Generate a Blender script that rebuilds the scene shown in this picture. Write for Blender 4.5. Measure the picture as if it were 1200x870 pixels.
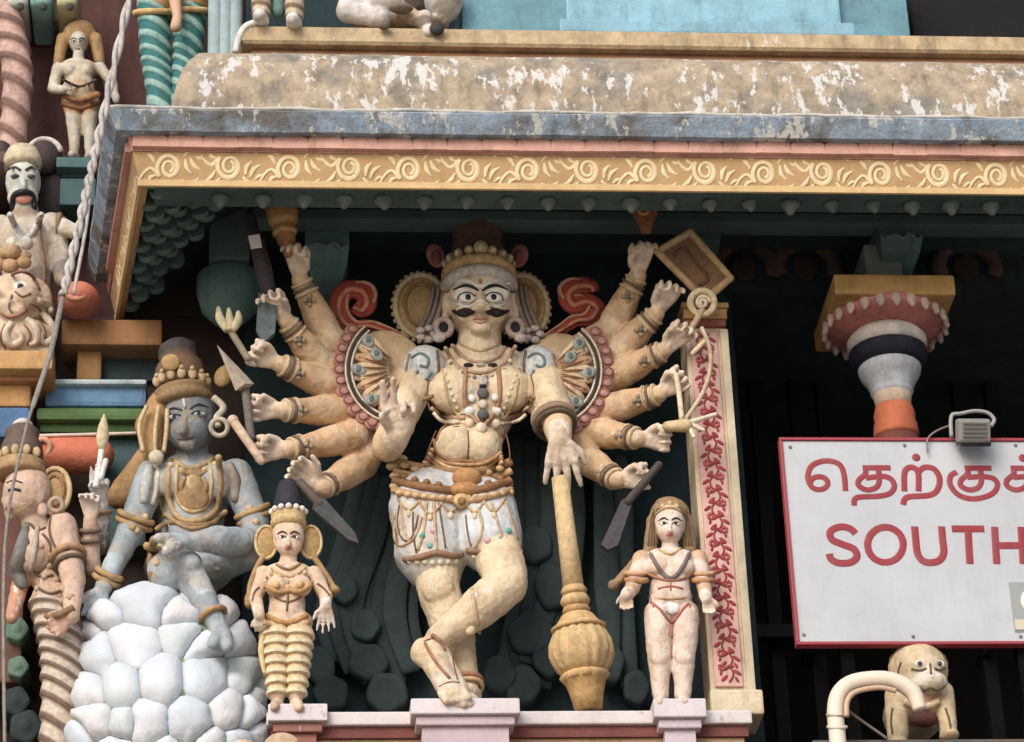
import bpy, bmesh, math, random
import numpy as np
from mathutils import Vector, Matrix
from mathutils.bvhtree import BVHTree
from mathutils.kdtree import KDTree
from mathutils import noise as MN

for o in list(bpy.data.objects): bpy.data.objects.remove(o)
SC = bpy.context.scene
COL = SC.collection
random.seed(7); RNG = np.random.default_rng(7)
RAD = math.radians

# ------------------------------------------------------------------ camera
ELEV, YAW, ROLL = RAD(28), RAD(5.5), RAD(-2.3)
FPX, DIST = 3600.0, 12.0
FW = Vector((math.sin(YAW)*math.cos(ELEV), math.cos(YAW)*math.cos(ELEV), math.sin(ELEV)))
R0 = Vector((math.cos(YAW), -math.sin(YAW), 0)); U0 = R0.cross(FW)
RT = R0*math.cos(ROLL) + U0*math.sin(ROLL); UP = U0*math.cos(ROLL) - R0*math.sin(ROLL)
EYE = Vector((0, 0, 1.6 + DIST*math.sin(ELEV))) - FW*DIST
cam = bpy.data.cameras.new('camera'); cam_o = bpy.data.objects.new('camera', cam); COL.objects.link(cam_o)
cam.sensor_width = 36; cam.lens = 36*FPX/1200; cam.clip_start = .1; cam.clip_end = 2000
cam_o.matrix_world = Matrix(((RT.x, UP.x, -FW.x, EYE.x), (RT.y, UP.y, -FW.y, EYE.y), (RT.z, UP.z, -FW.z, EYE.z), (0, 0, 0, 1)))
SC.camera = cam_o

# ------------------------------------------------------------------ light
w = bpy.data.worlds.new('World'); SC.world = w; w.use_nodes = True
nt = w.node_tree; sky = nt.nodes.new('ShaderNodeTexSky'); sky.sky_type = 'NISHITA'; sky.sun_disc = False
SUN_EL, SUN_AZ = RAD(34), RAD(-28)            # azimuth: to the left of straight in front of the wall
sky.sun_elevation = SUN_EL; sky.sun_rotation = math.pi + (-SUN_AZ) * -1
sky.air_density = 1.0; sky.dust_density = 3.0; sky.ozone_density = 1.0
bg = nt.nodes['Background']; bg.inputs[1].default_value = .15
nt.links.new(sky.outputs[0], bg.inputs[0])
sl = bpy.data.lights.new('sun', 'SUN'); sl.energy = 1.3; sl.angle = RAD(32); sl.color = (1, .97, .93)
so = bpy.data.objects.new('sun', sl); COL.objects.link(so)
SD = Vector((math.sin(SUN_AZ)*math.cos(SUN_EL), -math.cos(SUN_AZ)*math.cos(SUN_EL), math.sin(SUN_EL)))
so.location = SD*40; so.rotation_euler = SD.to_track_quat('Z', 'Y').to_euler()
sky.sun_rotation = math.atan2(SD.x, SD.y)
SC.view_settings.view_transform = 'Standard'; SC.view_settings.look = 'None'
SC.view_settings.exposure = .36; SC.view_settings.gamma = 1

# ------------------------------------------------------------------ helpers
M = DIST/FPX                                   # metres per photo pixel at the statue plane
def ray(px, py): return FW + RT*((px-600)/FPX) + UP*((435-py)/FPX)
def V(px, py, y):
    d = ray(px, py); return EYE + d*((y-EYE.y)/d.y)
def C(r, g, b, k=1.0):                         # a paint colour read off as 0-255
    f = lambda v: (v/255/12.92 if v/255 <= .04045 else ((v/255+.055)/1.055)**2.4)*k
    r, g, b = f(r), f(g), f(b); l = .3*r+.55*g+.15*b
    return tuple(l+(v-l)*.80 for v in (r, g, b))

MATS = {}
def stucco(name, rough=.75, var=.25, vscale=9, chip=0, chipcol=(.7, .68, .64), stain=.4, staincol=(.05, .045, .04), bump=.25, bscale=70, tint=None, tintamt=0, tintscale=5, chipscale=17):
    m = bpy.data.materials.new(name); m.use_nodes = True; n = m.node_tree; L = n.links
    b = n.nodes['Principled BSDF']; b.inputs['Roughness'].default_value = rough
    b.inputs['Specular IOR Level'].default_value = .3
    at = n.nodes.new('ShaderNodeAttribute'); at.attribute_name = 'paint'
    ge = n.nodes.new('ShaderNodeNewGeometry')
    def noise(scale, det=5, rough_=.6, vec=None):
        q = n.nodes.new('ShaderNodeTexNoise'); q.inputs['Scale'].default_value = scale; q.inputs['Detail'].default_value = det; q.inputs['Roughness'].default_value = rough_
        L.new(vec or ge.outputs['Position'], q.inputs['Vector']); return q.outputs['Fac']
    def ramp(src, a, c):
        q = n.nodes.new('ShaderNodeMapRange'); q.inputs[1].default_value = a; q.inputs[2].default_value = c; L.new(src, q.inputs[0]); return q.outputs[0]
    def mix(fac, a, c, mode='MIX'):
        q = n.nodes.new('ShaderNodeMix'); q.data_type = 'RGBA'; q.blend_type = mode
        if isinstance(fac, float): q.inputs[0].default_value = fac
        else: L.new(fac, q.inputs[0])
        for i, s in ((6, a), (7, c)):
            if isinstance(s, tuple): q.inputs[i].default_value = (*s, 1)
            else: L.new(s, q.inputs[i])
        return q.outputs[2]
    def mul(src, k):
        q = n.nodes.new('ShaderNodeMath'); q.operation = 'MULTIPLY'; L.new(src, q.inputs[0]); q.inputs[1].default_value = k; return q.outputs[0]
    col = at.outputs['Color']
    if tint: col = mix(mul(ramp(noise(tintscale, 4), .48, .62), tintamt), col, tint)
    hs = n.nodes.new('ShaderNodeHueSaturation'); L.new(col, hs.inputs['Color'])
    v = n.nodes.new('ShaderNodeMapRange'); v.inputs[1].default_value = .25; v.inputs[2].default_value = .75; v.inputs[3].default_value = 1-var; v.inputs[4].default_value = 1+var*.7
    L.new(noise(vscale, 6), v.inputs[0]); L.new(v.outputs[0], hs.inputs['Value'])
    col = hs.outputs[0]
    mp = n.nodes.new('ShaderNodeMapping'); mp.inputs['Scale'].default_value = (1, 1, .25); L.new(ge.outputs['Position'], mp.inputs[0])
    col = mix(mul(ramp(noise(14, 7, .7, mp.outputs[0]), .52, .75), stain), col, staincol)
    col = mix(mul(ramp(noise(60, 4, .7), .56, .72), stain*.6), col, staincol)
    if chip:
        mp2 = n.nodes.new('ShaderNodeMapping'); mp2.inputs['Scale'].default_value = (1.3, 1, .55); L.new(ge.outputs['Position'], mp2.inputs[0])
        cn = n.nodes.new('ShaderNodeMath'); cn.operation = 'MULTIPLY_ADD'; cn.inputs[1].default_value = .45; L.new(noise(3.1, 3), cn.inputs[0]); L.new(noise(chipscale, 9, .72, mp2.outputs[0]), cn.inputs[2])
        col = mix(mul(ramp(cn.outputs[0], .90-.10*chip, .925-.10*chip), .9), col, chipcol)
    L.new(col, b.inputs['Base Color'])
    bp = n.nodes.new('ShaderNodeBump'); bp.inputs['Strength'].default_value = bump; bp.inputs['Distance'].default_value = .01
    L.new(noise(bscale, 6, .65), bp.inputs['Height']); L.new(bp.outputs[0], b.inputs['Normal'])
    MATS[name] = m; return m
stucco('statue_paint', rough=.7, var=.24, vscale=24, stain=.5, bump=.5, bscale=60, staincol=(.11, .072, .048), chip=.62, chipcol=(.64, .58, .5), chipscale=38, tint=(.46, .32, .18), tintamt=.45, tintscale=9)
stucco('ornament_paint', rough=.7, var=.36, vscale=50, stain=.62, bump=.3, bscale=120, staincol=(.09, .065, .045))
stucco('wall_paint', var=.3, vscale=6, stain=.45, bump=.5, bscale=45)
stucco('cornice_plaster', rough=.85, var=.4, vscale=13, chip=1.2, chipcol=(.64, .63, .61), stain=.95, staincol=(.12, .10, .075), bump=1.0, bscale=40, tint=(.24, .225, .20), tintamt=.85, tintscale=4, chipscale=15)
stucco('ledge_plaster', rough=.85, var=.35, vscale=12, stain=.8, staincol=(.16, .12, .08), bump=.7, bscale=45, chip=.25, chipcol=(.6, .58, .54))
stucco('lip_paint', rough=.8, var=.3, vscale=14, chip=1.0, chipcol=(.55, .55, .52), stain=.95, staincol=(.10, .095, .09), bump=.8, bscale=50, tint=(.15, .135, .115), tintamt=.9, tintscale=4.2)
stucco('frieze_paint', var=.15, vscale=10, stain=.3, staincol=(.2, .1, .03), bump=.3)
stucco('relief_paint', rough=.8, var=.3, vscale=14, stain=.4, staincol=(.02, .02, .02), bump=.5, bscale=50)
stucco('dark_plaster', rough=.9, var=.4, vscale=5, stain=.4, staincol=(.008, .007, .006), bump=.5, bscale=30)
stucco('sign_paint', rough=.45, var=.10, vscale=4, stain=.24, bump=.04, staincol=(.28, .26, .24))
stucco('plain_paint', rough=.4, var=.05, vscale=4, stain=.04, bump=.03, staincol=(.3, .3, .3))
stucco('boulder_paint', var=.1, vscale=7, stain=.2, bump=.5, bscale=55, staincol=(.3, .3, .28), chip=.2, chipcol=(.45, .5, .55))
stucco('white_plinth', var=.12, vscale=9, stain=.25, bump=.3, staincol=(.25, .22, .2), chip=.3, chipcol=(.4, .37, .36))

WM = {}
def put(o, parent, loc=None):
    COL.objects.link(o)
    T = Matrix.Translation(loc) if loc is not None else Matrix()
    if loc is not None: o.location = loc
    if parent is not None:
        o.parent = parent; o.matrix_parent_inverse = WM[parent.name].inverted()
    WM[o.name] = o.matrix_basis.copy() if loc is None else T
    return o
def tag(o, label, cat, group=None, kind=None):
    o['label'] = label; o['category'] = cat
    if group: o['group'] = group
    if kind: o['kind'] = kind
    return o
def thing(name, loc, label, cat, group=None):
    o = bpy.data.objects.new(name, None); o.empty_display_size = .1; COL.objects.link(o); o.location = loc
    WM[o.name] = Matrix.Translation(loc); return tag(o, label, cat, group)
def tomesh(name, v, f, col, mat, smooth=True):
    me = bpy.data.meshes.new(name); me.from_pydata([tuple(p) for p in v], [], f)
    a = me.color_attributes.new('paint', 'FLOAT_COLOR', 'POINT')
    c = np.ones((len(me.vertices), 4), np.float32); c[:, :3] = np.array(col, np.float32)
    a.data.foreach_set('color', c.ravel())
    me.polygons.foreach_set('use_smooth', [smooth]*len(me.polygons))
    me.materials.append(MATS[mat]); return me
def add(name, g, mat='ornament_paint', parent=None, loc=None, smooth=True):
    return put(bpy.data.objects.new(name, tomesh(name, g.v, g.f, g.c, mat, smooth)), parent, loc)
def pieces(name, g, mat, parent):               # every separate piece of g becomes a part of its own
    n = len(g.v); lab = list(range(n))
    def fd(i):
        while lab[i] != i: lab[i] = lab[lab[i]]; i = lab[i]
        return i
    for f in g.f:
        r = fd(f[0])
        for i in f[1:]: lab[fd(i)] = r
    sets = {}
    for i in range(n): sets.setdefault(fd(i), []).append(i)
    out = None
    for ids in sets.values():
        mp = {i: k for k, i in enumerate(ids)}; q = G(); s_ = set(ids)
        q.v = [g.v[i] for i in ids]; q.c = [g.c[i] for i in ids]; q.f = [tuple(mp[i] for i in f) for f in g.f if f[0] in s_]
        out = add(name, q, mat, parent)
    return out
def again(o, loc, rot=None, scale=None):
    c = o.copy(); COL.objects.link(c); c.location = loc
    if rot is not None: c.rotation_euler = rot
    if scale is not None: c.scale = scale
    return c

class G:                                        # geometry collector
    def __init__(s, col=(.5, .5, .5)): s.v = []; s.f = []; s.c = []; s.col = col
    def raw(s, v, f, col=None):
        k = len(s.v); s.v += [Vector(p) for p in v]; s.f += [tuple(i+k for i in q) for q in f]; s.c += [col or s.col]*len(v); return s
    def rings(s, rs, col=None, cap=True, closed=False, cols=None):
        n = len(rs[0]); k = len(s.v)
        for i, r in enumerate(rs):
            s.v += [Vector(p) for p in r]; s.c += [(cols[i] if cols else (col or s.col))]*n
        m = len(rs)
        for i in range(m if closed else m-1):
            a = k+i*n; b = k+((i+1) % m)*n
            for j in range(n): s.f.append((a+j, a+(j+1) % n, b+(j+1) % n, b+j))
        if cap and not closed:
            s.f.append(tuple(k+j for j in reversed(range(n)))); s.f.append(tuple(k+(m-1)*n+j for j in range(n)))
        return s
    def cap(s, a, b, ra, rb, col=None, n=18, flat=None):   # tapered capsule; flat=(axis, k) squashes along axis
        a = Vector(a); b = Vector(b); d = b-a
        d = d.normalized() if d.length > 1e-6 else Vector((0, 0, 1))
        u = d.orthogonal().normalized(); v = d.cross(u); rs = []
        for c0, r, lo, hi in ((a, ra, -90, 0), (b, rb, 0, 90)):
            for t in np.linspace(lo, hi, 5):
                t = RAD(t); q = max(math.cos(t), .03)*r; o = c0+d*(math.sin(t)*r)
                rs.append([o+(u*math.cos(x)+v*math.sin(x))*q for x in np.linspace(0, 2*math.pi, n, endpoint=False)])
        if flat:
            ax, k = flat; ax = Vector(ax).normalized(); mid = (a+b)/2
            rs = [[p-ax*((p-mid).dot(ax)*(1-k)) for p in r] for r in rs]
        return s.rings(rs, col)
    def ell(s, c, r, col=None, rot=None, n=20, m=12):
        if not hasattr(r, '__len__'): r = (r, r, r)
        c = Vector(c); rs = []
        for t in np.linspace(-90, 90, m+1):
            t = RAD(t); q = max(math.cos(t), .02)
            ring = [Vector((r[0]*q*math.cos(x), r[1]*q*math.sin(x), r[2]*math.sin(t))) for x in np.linspace(0, 2*math.pi, n, endpoint=False)]
            if rot is not None: ring = [rot @ p for p in ring]
            rs.append([c+p for p in ring])
        return s.rings(rs, col)
    def tube(s, pts, r, col=None, n=7, closed=False, flat=None):
        pts = [Vector(p) for p in pts]; m = len(pts)
        rr = r if hasattr(r, '__len__') else [r]*m
        rs = []; u = None
        for i, p in enumerate(pts):
            if closed: d = pts[(i+1) % m]-pts[i-1]
            else: d = pts[min(i+1, m-1)]-pts[max(i-1, 0)]
            d = d.normalized() if d.length > 1e-9 else Vector((0, 0, 1))
            u = (u-d*u.dot(d)) if u is not None else d.orthogonal()
            u = u.normalized() if u.length > 1e-6 else d.orthogonal().normalized(); v = d.cross(u)
            ring = [(u*math.cos(x)+v*math.sin(x))*rr[i] for x in np.linspace(0, 2*math.pi, n, endpoint=False)]
            if flat:
                ax, k = flat; ax = Vector(ax).normalized(); ring = [q-ax*(q.dot(ax)*(1-k)) for q in ring]
            rs.append([p+q for q in ring])
        return s.rings(rs, col, closed=closed)
    def ring(s, c, axis, R, r, col=None, n=20, k=7, flat=None):
        a = Vector(axis).normalized(); u = a.orthogonal().normalized(); v = a.cross(u); c = Vector(c)
        return s.tube([c+(u*math.cos(x)+v*math.sin(x))*R for x in np.linspace(0, 2*math.pi, n, endpoint=False)], r, col, k, True)
    def box(s, lo, hi, col=None, bev=0, rot=None, at=None):
        bm = bmesh.new(); bmesh.ops.create_cube(bm, size=1)
        lo = Vector(lo); hi = Vector(hi); c = (lo+hi)/2; d = hi-lo
        for q in bm.verts: q.co = Vector((q.co.x*d.x, q.co.y*d.y, q.co.z*d.z))
        if bev: bmesh.ops.bevel(bm, geom=bm.edges[:], offset=min(bev, .45*min(d)), segments=2, affect='EDGES', profile=.6)
        if rot is not None:
            for q in bm.verts: q.co = rot @ q.co
        bm.verts.index_update()
        s.raw([q.co+c for q in bm.verts], [[x.index for x in f.verts] for f in bm.faces], col); bm.free(); return s
    def lathe(s, prof, c=(0, 0, 0), n=28, col=None, axis=None, cols=None, sq=1.0, ribs=0, ribamp=0):
        c = Vector(c); R = Vector((0, 0, 1)).rotation_difference(Vector(axis)).to_matrix() if axis is not None else Matrix.Identity(3)
        rs = []
        for r, z in prof:
            r = max(r, .0008)
            rs.append([c+R@Vector((math.cos(x)*r*(1+ribamp*abs(math.cos(ribs*x/2))), sq*math.sin(x)*r*(1+ribamp*abs(math.cos(ribs*x/2))), z)) for x in np.linspace(0, 2*math.pi, n, endpoint=False)])
        return s.rings(rs, col, cols=cols)
    def prism(s, poly, y0, y1, col=None):       # outline (x, z) pushed from y0 to y1
        n = len(poly); v = [(x, y0, z) for x, z in poly]+[(x, y1, z) for x, z in poly]
        return s.raw(v, [tuple(range(n))]+[tuple(range(2*n-1, n-1, -1))]+[(i+n, (i+1) % n+n, (i+1) % n, i) for i in range(n)], col)

def bez(pts, n=8):                              # smooth curve through points (any dimension)
    P = [np.array(p, float) for p in pts]; out = []
    for i in range(len(P)-1):
        p0 = P[max(i-1, 0)]; p1 = P[i]; p2 = P[i+1]; p3 = P[min(i+2, len(P)-1)]
        for t in np.linspace(0, 1, n, endpoint=False):
            out.append(.5*((2*p1)+(p2-p0)*t+(2*p0-5*p1+4*p2-p3)*t*t+(3*p1-p0-3*p2+p3)*t**3))
    out.append(P[-1]); return out

class Skin(G):                                  # overlapping pieces that melt into ONE continuous sculpted surface
    def build(s, name, parent, vox=.007, smooth=3, mat='statue_paint', rough=.0035):
        me = bpy.data.meshes.new(name); me.from_pydata([tuple(p) for p in s.v], [], s.f)
        t = bpy.data.objects.new('tmp', me); COL.objects.link(t)
        md = t.modifiers.new('r', 'REMESH'); md.mode = 'VOXEL'; md.voxel_size = vox
        if smooth: md = t.modifiers.new('s', 'SMOOTH'); md.iterations = smooth; md.factor = .5
        dg = bpy.context.evaluated_depsgraph_get(); ev = t.evaluated_get(dg)
        out = bpy.data.meshes.new_from_object(ev); bpy.data.objects.remove(t)
        out.name = name
        nn = [v.normal.copy() for v in out.vertices]
        for v, n_ in zip(out.vertices, nn):       # hand-modelled unevenness
            v.co += n_*(rough*(MN.noise(v.co*16)+.5*MN.noise(v.co*43)+.25*MN.noise(v.co*110)))
        kd = KDTree(len(s.v))
        for i, p in enumerate(s.v): kd.insert(p, i)
        kd.balance(); cc = np.array(s.c, np.float32)
        c = np.ones((len(out.vertices), 4), np.float32)
        for i, v in enumerate(out.vertices):
            hits = kd.find_n(v.co, 3); ws = [1/(h[2]+.004) for h in hits]; sw = sum(ws)
            c[i, :3] = sum(cc[h[1]]*w_ for h, w_ in zip(hits, ws))/sw
        for a in list(out.color_attributes): out.color_attributes.remove(a)
        a = out.color_attributes.new('paint', 'FLOAT_COLOR', 'POINT'); a.data.foreach_set('color', c.ravel())
        out.polygons.foreach_set('use_smooth', [True]*len(out.polygons))
        out.materials.clear(); out.materials.append(MATS[mat])
        o = put(bpy.data.objects.new(name, out), parent)
        o_bvh = BVHTree.FromPolygons([v.co for v in out.vertices], [tuple(p.vertices) for p in out.polygons])
        return o, o_bvh
def hit(bvh, px, py, lift=0.0, default=-.1):    # where the sight line of a pixel meets a surface that is already built
    d = ray(px, py).normalized(); p, nn, i, dist = bvh.ray_cast(EYE, d)
    if p is None: return V(px, py, default)
    return p - d*lift
def draw(g, bvh, pts, r, col=None, lift=.002, n=6, sm=4, default=-.1):
    q = bez(pts, sm) if sm else pts
    P = [hit(bvh, p[0], p[1], lift, default) for p in q]
    for _ in range(1):
        P = [P[0]]+[(P[i-1]+P[i]*2+P[i+1])/4 for i in range(1, len(P)-1)]+[P[-1]]
    m = len(P); rr = r if not hasattr(r, '__len__') else list(np.interp(np.linspace(0, 1, m), np.linspace(0, 1, len(r)), r))
    return g.tube(P, rr, col, n)
def bead(g, bvh, px, py, r, col=None, k=1.0, default=-.1, lift=0):
    return g.ell(hit(bvh, px, py, lift, default), (r, r*.8, r*k), col, n=10, m=6)

def hand(B, w_, h, n, L, pose, flip=1, col=None):
    h = Vector(h).normalized(); n = Vector(n); n = (n-h*n.dot(h)).normalized(); s = h.cross(n)*flip
    ang = {'fist': [(58, 84, 60)]*4, 'loose': [(25, 45, 35)]*4, 'open': [(4, 8, 8)]*4, 'spread': [(0, 5, 5)]*4,
           'grip': [(50, 85, 60)]*4, 'mudra': [(4, 8, 8), (7, 10, 8), (68, 85, 60), (72, 85, 60)], 'pinch': [(48, 62, 40), (38, 66, 45), (34, 60, 45), (26, 52, 40)]}[pose]
    fl = [.46, .52, .47, .38]; w_ = Vector(w_)
    B.cap(w_-h*L*.08, w_+h*L*.12, L*.14, L*.15, col, flat=(n, .8))
    for i in range(4):
        t = 1-i*2/3; k = w_+h*L*(.5-.03*abs(t))+s*t*L*.245
        B.cap(w_+s*t*L*.10+h*L*.05, k, L*.10, L*.085, col, n=9)
        a = 0; p = k; spread = s*t*(.2 if pose in ('open', 'spread') else .10 if pose == 'pinch' else .05)
        for j, (da, q) in enumerate(zip(ang[i], (.44, .31, .25))):
            a += RAD(da); d = (h*math.cos(a)+n*math.sin(a)+spread).normalized()
            e = p+d*fl[i]*L*q; B.cap(p, e, L*(.070-.006*j), L*(.066-.010*j), col, n=9); p = e
    tb = w_+h*L*.14+s*L*.17
    if pose in ('fist', 'grip', 'mudra', 'pinch'):
        t1 = tb+(h*.62+s*.35+n*.5).normalized()*L*.27; t2 = t1+(h*.45-s*.35+n*.55).normalized()*L*.22
    else:
        t1 = tb+(h*.6+s*.75+n*.25).normalized()*L*.26; t2 = t1+(h*.85+s*.3+n*.2).normalized()*L*.22
    B.cap(tb, t1, L*.1, L*.078, col, n=9); B.cap(t1, t2, L*.078, L*.06, col, n=9)

# paints
CREAM = C(222, 198, 158); PALE = C(226, 204, 182); OCHRE = C(205, 160, 112); GOLD = C(190, 150, 92); GOLDD = C(160, 118, 62)
WHITE = C(222, 220, 216); BLACK = C(34, 32, 34); TEAL = C(70, 120, 124); DTEAL = C(52, 84, 86); SLATE = C(58, 76, 80); RED = C(180, 62, 46); PINK = C(206, 150, 138)
BLUEG = C(150, 170, 182); BROWN = C(120, 84, 52); MAROON = C(84, 48, 44); CRIMSON = C(168, 40, 60)
# ================================================================== the setting
g = G(C(176, 162, 140)); g.raw([(-400, -400, 0), (400, -400, 0), (400, 400, 0), (-400, 400, 0)], [(0, 1, 2, 3)])
ground = add('ground', g, 'wall_paint', smooth=False); ground['kind'] = 'structure'; ground['label'] = 'sandy street ground below the temple tower'

# depths (metres behind the statue plane): niche wall .40, side wall .45, upper side wall .75
YN, YS, YU, YP = .40, .45, .75, -.18
def X(px, py, y): return V(px, py, y).x
def Z(py, y, px=600): return V(px, py, y).z
ZPL = Z(833, YP)                                # top of the statue ledge
xL, xR = -6.0, 6.5
xNL, xNR = X(285, 500, YN), X(868, 600, .1)     # niche between the side wall and the pilaster
zTOP = Z(-260, 0)
tower = thing('temple_tower', (0, 1.5, 0), 'dark painted stucco tower wall behind the statues, with a deep shadowed opening and a near-black block as the upper one', 'tower')
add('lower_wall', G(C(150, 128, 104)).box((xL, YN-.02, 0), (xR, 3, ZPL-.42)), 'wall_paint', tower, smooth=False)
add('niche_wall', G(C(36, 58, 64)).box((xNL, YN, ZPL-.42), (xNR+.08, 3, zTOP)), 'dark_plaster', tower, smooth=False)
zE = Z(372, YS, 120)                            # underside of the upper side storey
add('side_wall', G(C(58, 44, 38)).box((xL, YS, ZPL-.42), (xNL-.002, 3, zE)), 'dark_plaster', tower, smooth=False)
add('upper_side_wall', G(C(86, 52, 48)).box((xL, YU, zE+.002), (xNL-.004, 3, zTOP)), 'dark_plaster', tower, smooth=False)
zO = Z(345, YN, 1050)                           # head of the shadowed opening on the right
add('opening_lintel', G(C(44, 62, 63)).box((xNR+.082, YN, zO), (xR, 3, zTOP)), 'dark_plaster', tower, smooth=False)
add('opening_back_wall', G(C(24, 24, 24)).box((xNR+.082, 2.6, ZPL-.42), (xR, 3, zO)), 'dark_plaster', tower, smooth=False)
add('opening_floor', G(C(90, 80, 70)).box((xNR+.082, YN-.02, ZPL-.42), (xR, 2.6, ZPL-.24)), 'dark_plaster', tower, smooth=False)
# dim timber posts and a rail inside the opening
for px in (905, 952, 985, 1150, 1190):
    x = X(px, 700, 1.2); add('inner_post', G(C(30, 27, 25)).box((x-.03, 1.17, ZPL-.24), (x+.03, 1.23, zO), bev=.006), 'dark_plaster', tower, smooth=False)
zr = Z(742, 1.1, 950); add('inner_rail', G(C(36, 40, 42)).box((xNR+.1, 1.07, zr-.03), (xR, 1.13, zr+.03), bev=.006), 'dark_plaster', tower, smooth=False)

SIDE_UP = True
# ---------------------------------------------------------------- main cornice
YC = -.62
xc = V(164, 220, YC).x; xb = V(137, 365, YS).x
def zc(py, o): return Z(py, YC-o)
def band(g, prof, col=None, close=False):       # profile (offset outwards, z) swept round the left corner and along the front
    prof = list(prof); NS = 60
    xs = np.linspace(0, 1, NS)
    rows = []
    for (o, z) in prof:
        cx, cy = xc-o, YC-o
        row = [Vector((xb-o, YS-.004, z))] + [Vector((xb-o, YS-.004, z)).lerp(Vector((cx, cy, z)), t) for t in np.linspace(.1, .9, 9)]
        row += [Vector((cx+(xR-cx)*t, cy, z)) for t in xs]; rows.append(row)
    n = len(rows[0]); k = len(g.v)
    for r in rows: g.v += r; g.c += [col or g.col]*n
    for i in range(len(rows)-1):
        for j in range(n-1): g.f.append((k+i*n+j, k+(i+1)*n+j, k+(i+1)*n+j+1, k+i*n+j+1))
    return g
cornice = thing('eave_cornice', V(164, 220, YC), 'weathered overhanging eave with peeling tan top, blue lip and gold scroll frieze', 'cornice')
zg0 = zc(220, 0); zg1 = zc(183, .03); zp1 = zc(163, .055); zb0 = zc(159, .085); zb1 = zc(131, .127)
fr = add('frieze', band(G(C(188, 148, 92)), [(-.03, zg0+.012), (-.012, zg0), (0, zg0), (.03, zg1)]), 'frieze_paint', cornice, smooth=False)
add('frieze_edge', band(G(C(214, 178, 116)), [(-.004, zg0-.012), (.008, zg0-.012), (.012, zg0+.012), (.001, zg0+.014)]), 'frieze_paint', cornice, smooth=False)
pm = add('pink_moulding', band(G(C(196, 140, 122)), [(.0, zg1+.001), (.036, zg1+.001), (.048, zp1), (.052, zb0)]), 'wall_paint', cornice, smooth=False)
def jag(prof, amp):                             # worn edges
    return prof
lip = band(G(C(138, 160, 182)), [(.05, zb0), (.09, zb0), (.118, zb1-.03), (.127, zb1-.012), (.118, zb1), (-.12, zb1+.012)])
for i, v in enumerate(lip.v):
    a = math.sin(v.x*23+v.y*9)*.5+math.sin(v.x*61+1)*.3+math.sin(v.x*7)*.4; lip.v[i] = v+Vector((0, a*.003, a*.004))
q = G(C(196, 192, 184)); P = [Vector((xb-.12, YS-.01, zb1+.004)).lerp(Vector((xc-.12, YC-.12, zb1+.004)), t) for t in np.linspace(0, 1, 14)]+[Vector((xc-.12+(xR-xc)*t, YC-.118, zb1+.003+.003*math.sin(t*97)+.002*math.sin(t*231))) for t in np.linspace(.004, 1, 150)]
q.tube(P, [.006+.004*abs(math.sin(i*1.7)*math.sin(i*.53)) for i in range(len(P))], n=6); add('worn_edge', q, 'ledge_plaster', cornice)
add('eave_lip', lip, 'lip_paint', cornice, smooth=False)
# the rounded tan roof of the eave and the ledge over it
zd0 = zb1+.012; zd1 = zc(70, -.27)
prof = [(-.09, zd0-.01)]+[(-.10-.17*(1-math.cos(t)), zd0+(zd1-zd0)*math.sin(t)) for t in np.linspace(0, math.pi/2, 9)]+[(-.34, zd1+.004)]
dome = band(G(C(178, 158, 128)), prof)
for i, v in enumerate(dome.v):
    a = math.sin(v.x*17+v.z*31)*.5+math.sin(v.x*43+v.z*13+2)*.4; dome.v[i] = v+Vector((a*.003, -a*.004, a*.002))
add('rounded_eave_top', dome, 'cornice_plaster', cornice)
zl0 = zc(58, -.40); zl1 = zc(33, -.38)
add('ledge_neck', band(G(C(140, 96, 58)), [(-.36, zd1-.02), (-.42, zl0-.004), (-.42, zl0+.01)]), 'wall_paint', cornice, smooth=False)
add('upper_ledge', band(G(C(190, 164, 122)), [(-.44, zl0), (-.385, zl0), (-.375, zl0+.012), (-.38, zl1-.01), (-.395, zl1), (-.9, zl1+.004)]), 'ledge_plaster', cornice, smooth=False)
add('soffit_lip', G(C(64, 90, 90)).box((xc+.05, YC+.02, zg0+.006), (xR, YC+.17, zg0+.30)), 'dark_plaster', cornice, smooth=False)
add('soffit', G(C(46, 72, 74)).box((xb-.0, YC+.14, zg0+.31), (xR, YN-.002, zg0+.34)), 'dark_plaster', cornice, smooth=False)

# scalloped pieces of the pink moulding
sc = G(C(206, 152, 134)); wq = .066
sc.prism([(-wq-.0004, .0)]+[(wq*math.cos(t), .054*math.sin(t)**.2 if math.sin(t) > 0 else 0) for t in np.linspace(math.pi, 0, 15)][1:-1]+[(wq+.0004, 0)], -.012, .01)
first = None; zs = zp1-.052
x = xc-.03
while x < xR:
    if first is None: first = add('scallop', sc, 'wall_paint', pm, loc=Vector((x+wq, YC-.046, zs)), smooth=False)
    else: again(first, Vector((x+wq, YC-.046, zs+random.uniform(-.002, .002))))
    x += 2*wq
sdir = Vector((xb-xc, YS-YC, 0)); sl_ = sdir.length; sdn = sdir/sl_; rotL = (0, 0, math.atan2(sdn.y, sdn.x)+math.pi)
for k in range(7):
    p = Vector((xc-.046, YC-.02, zs))+sdn*(.07+k*2*wq); again(first, p, rotL)
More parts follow.
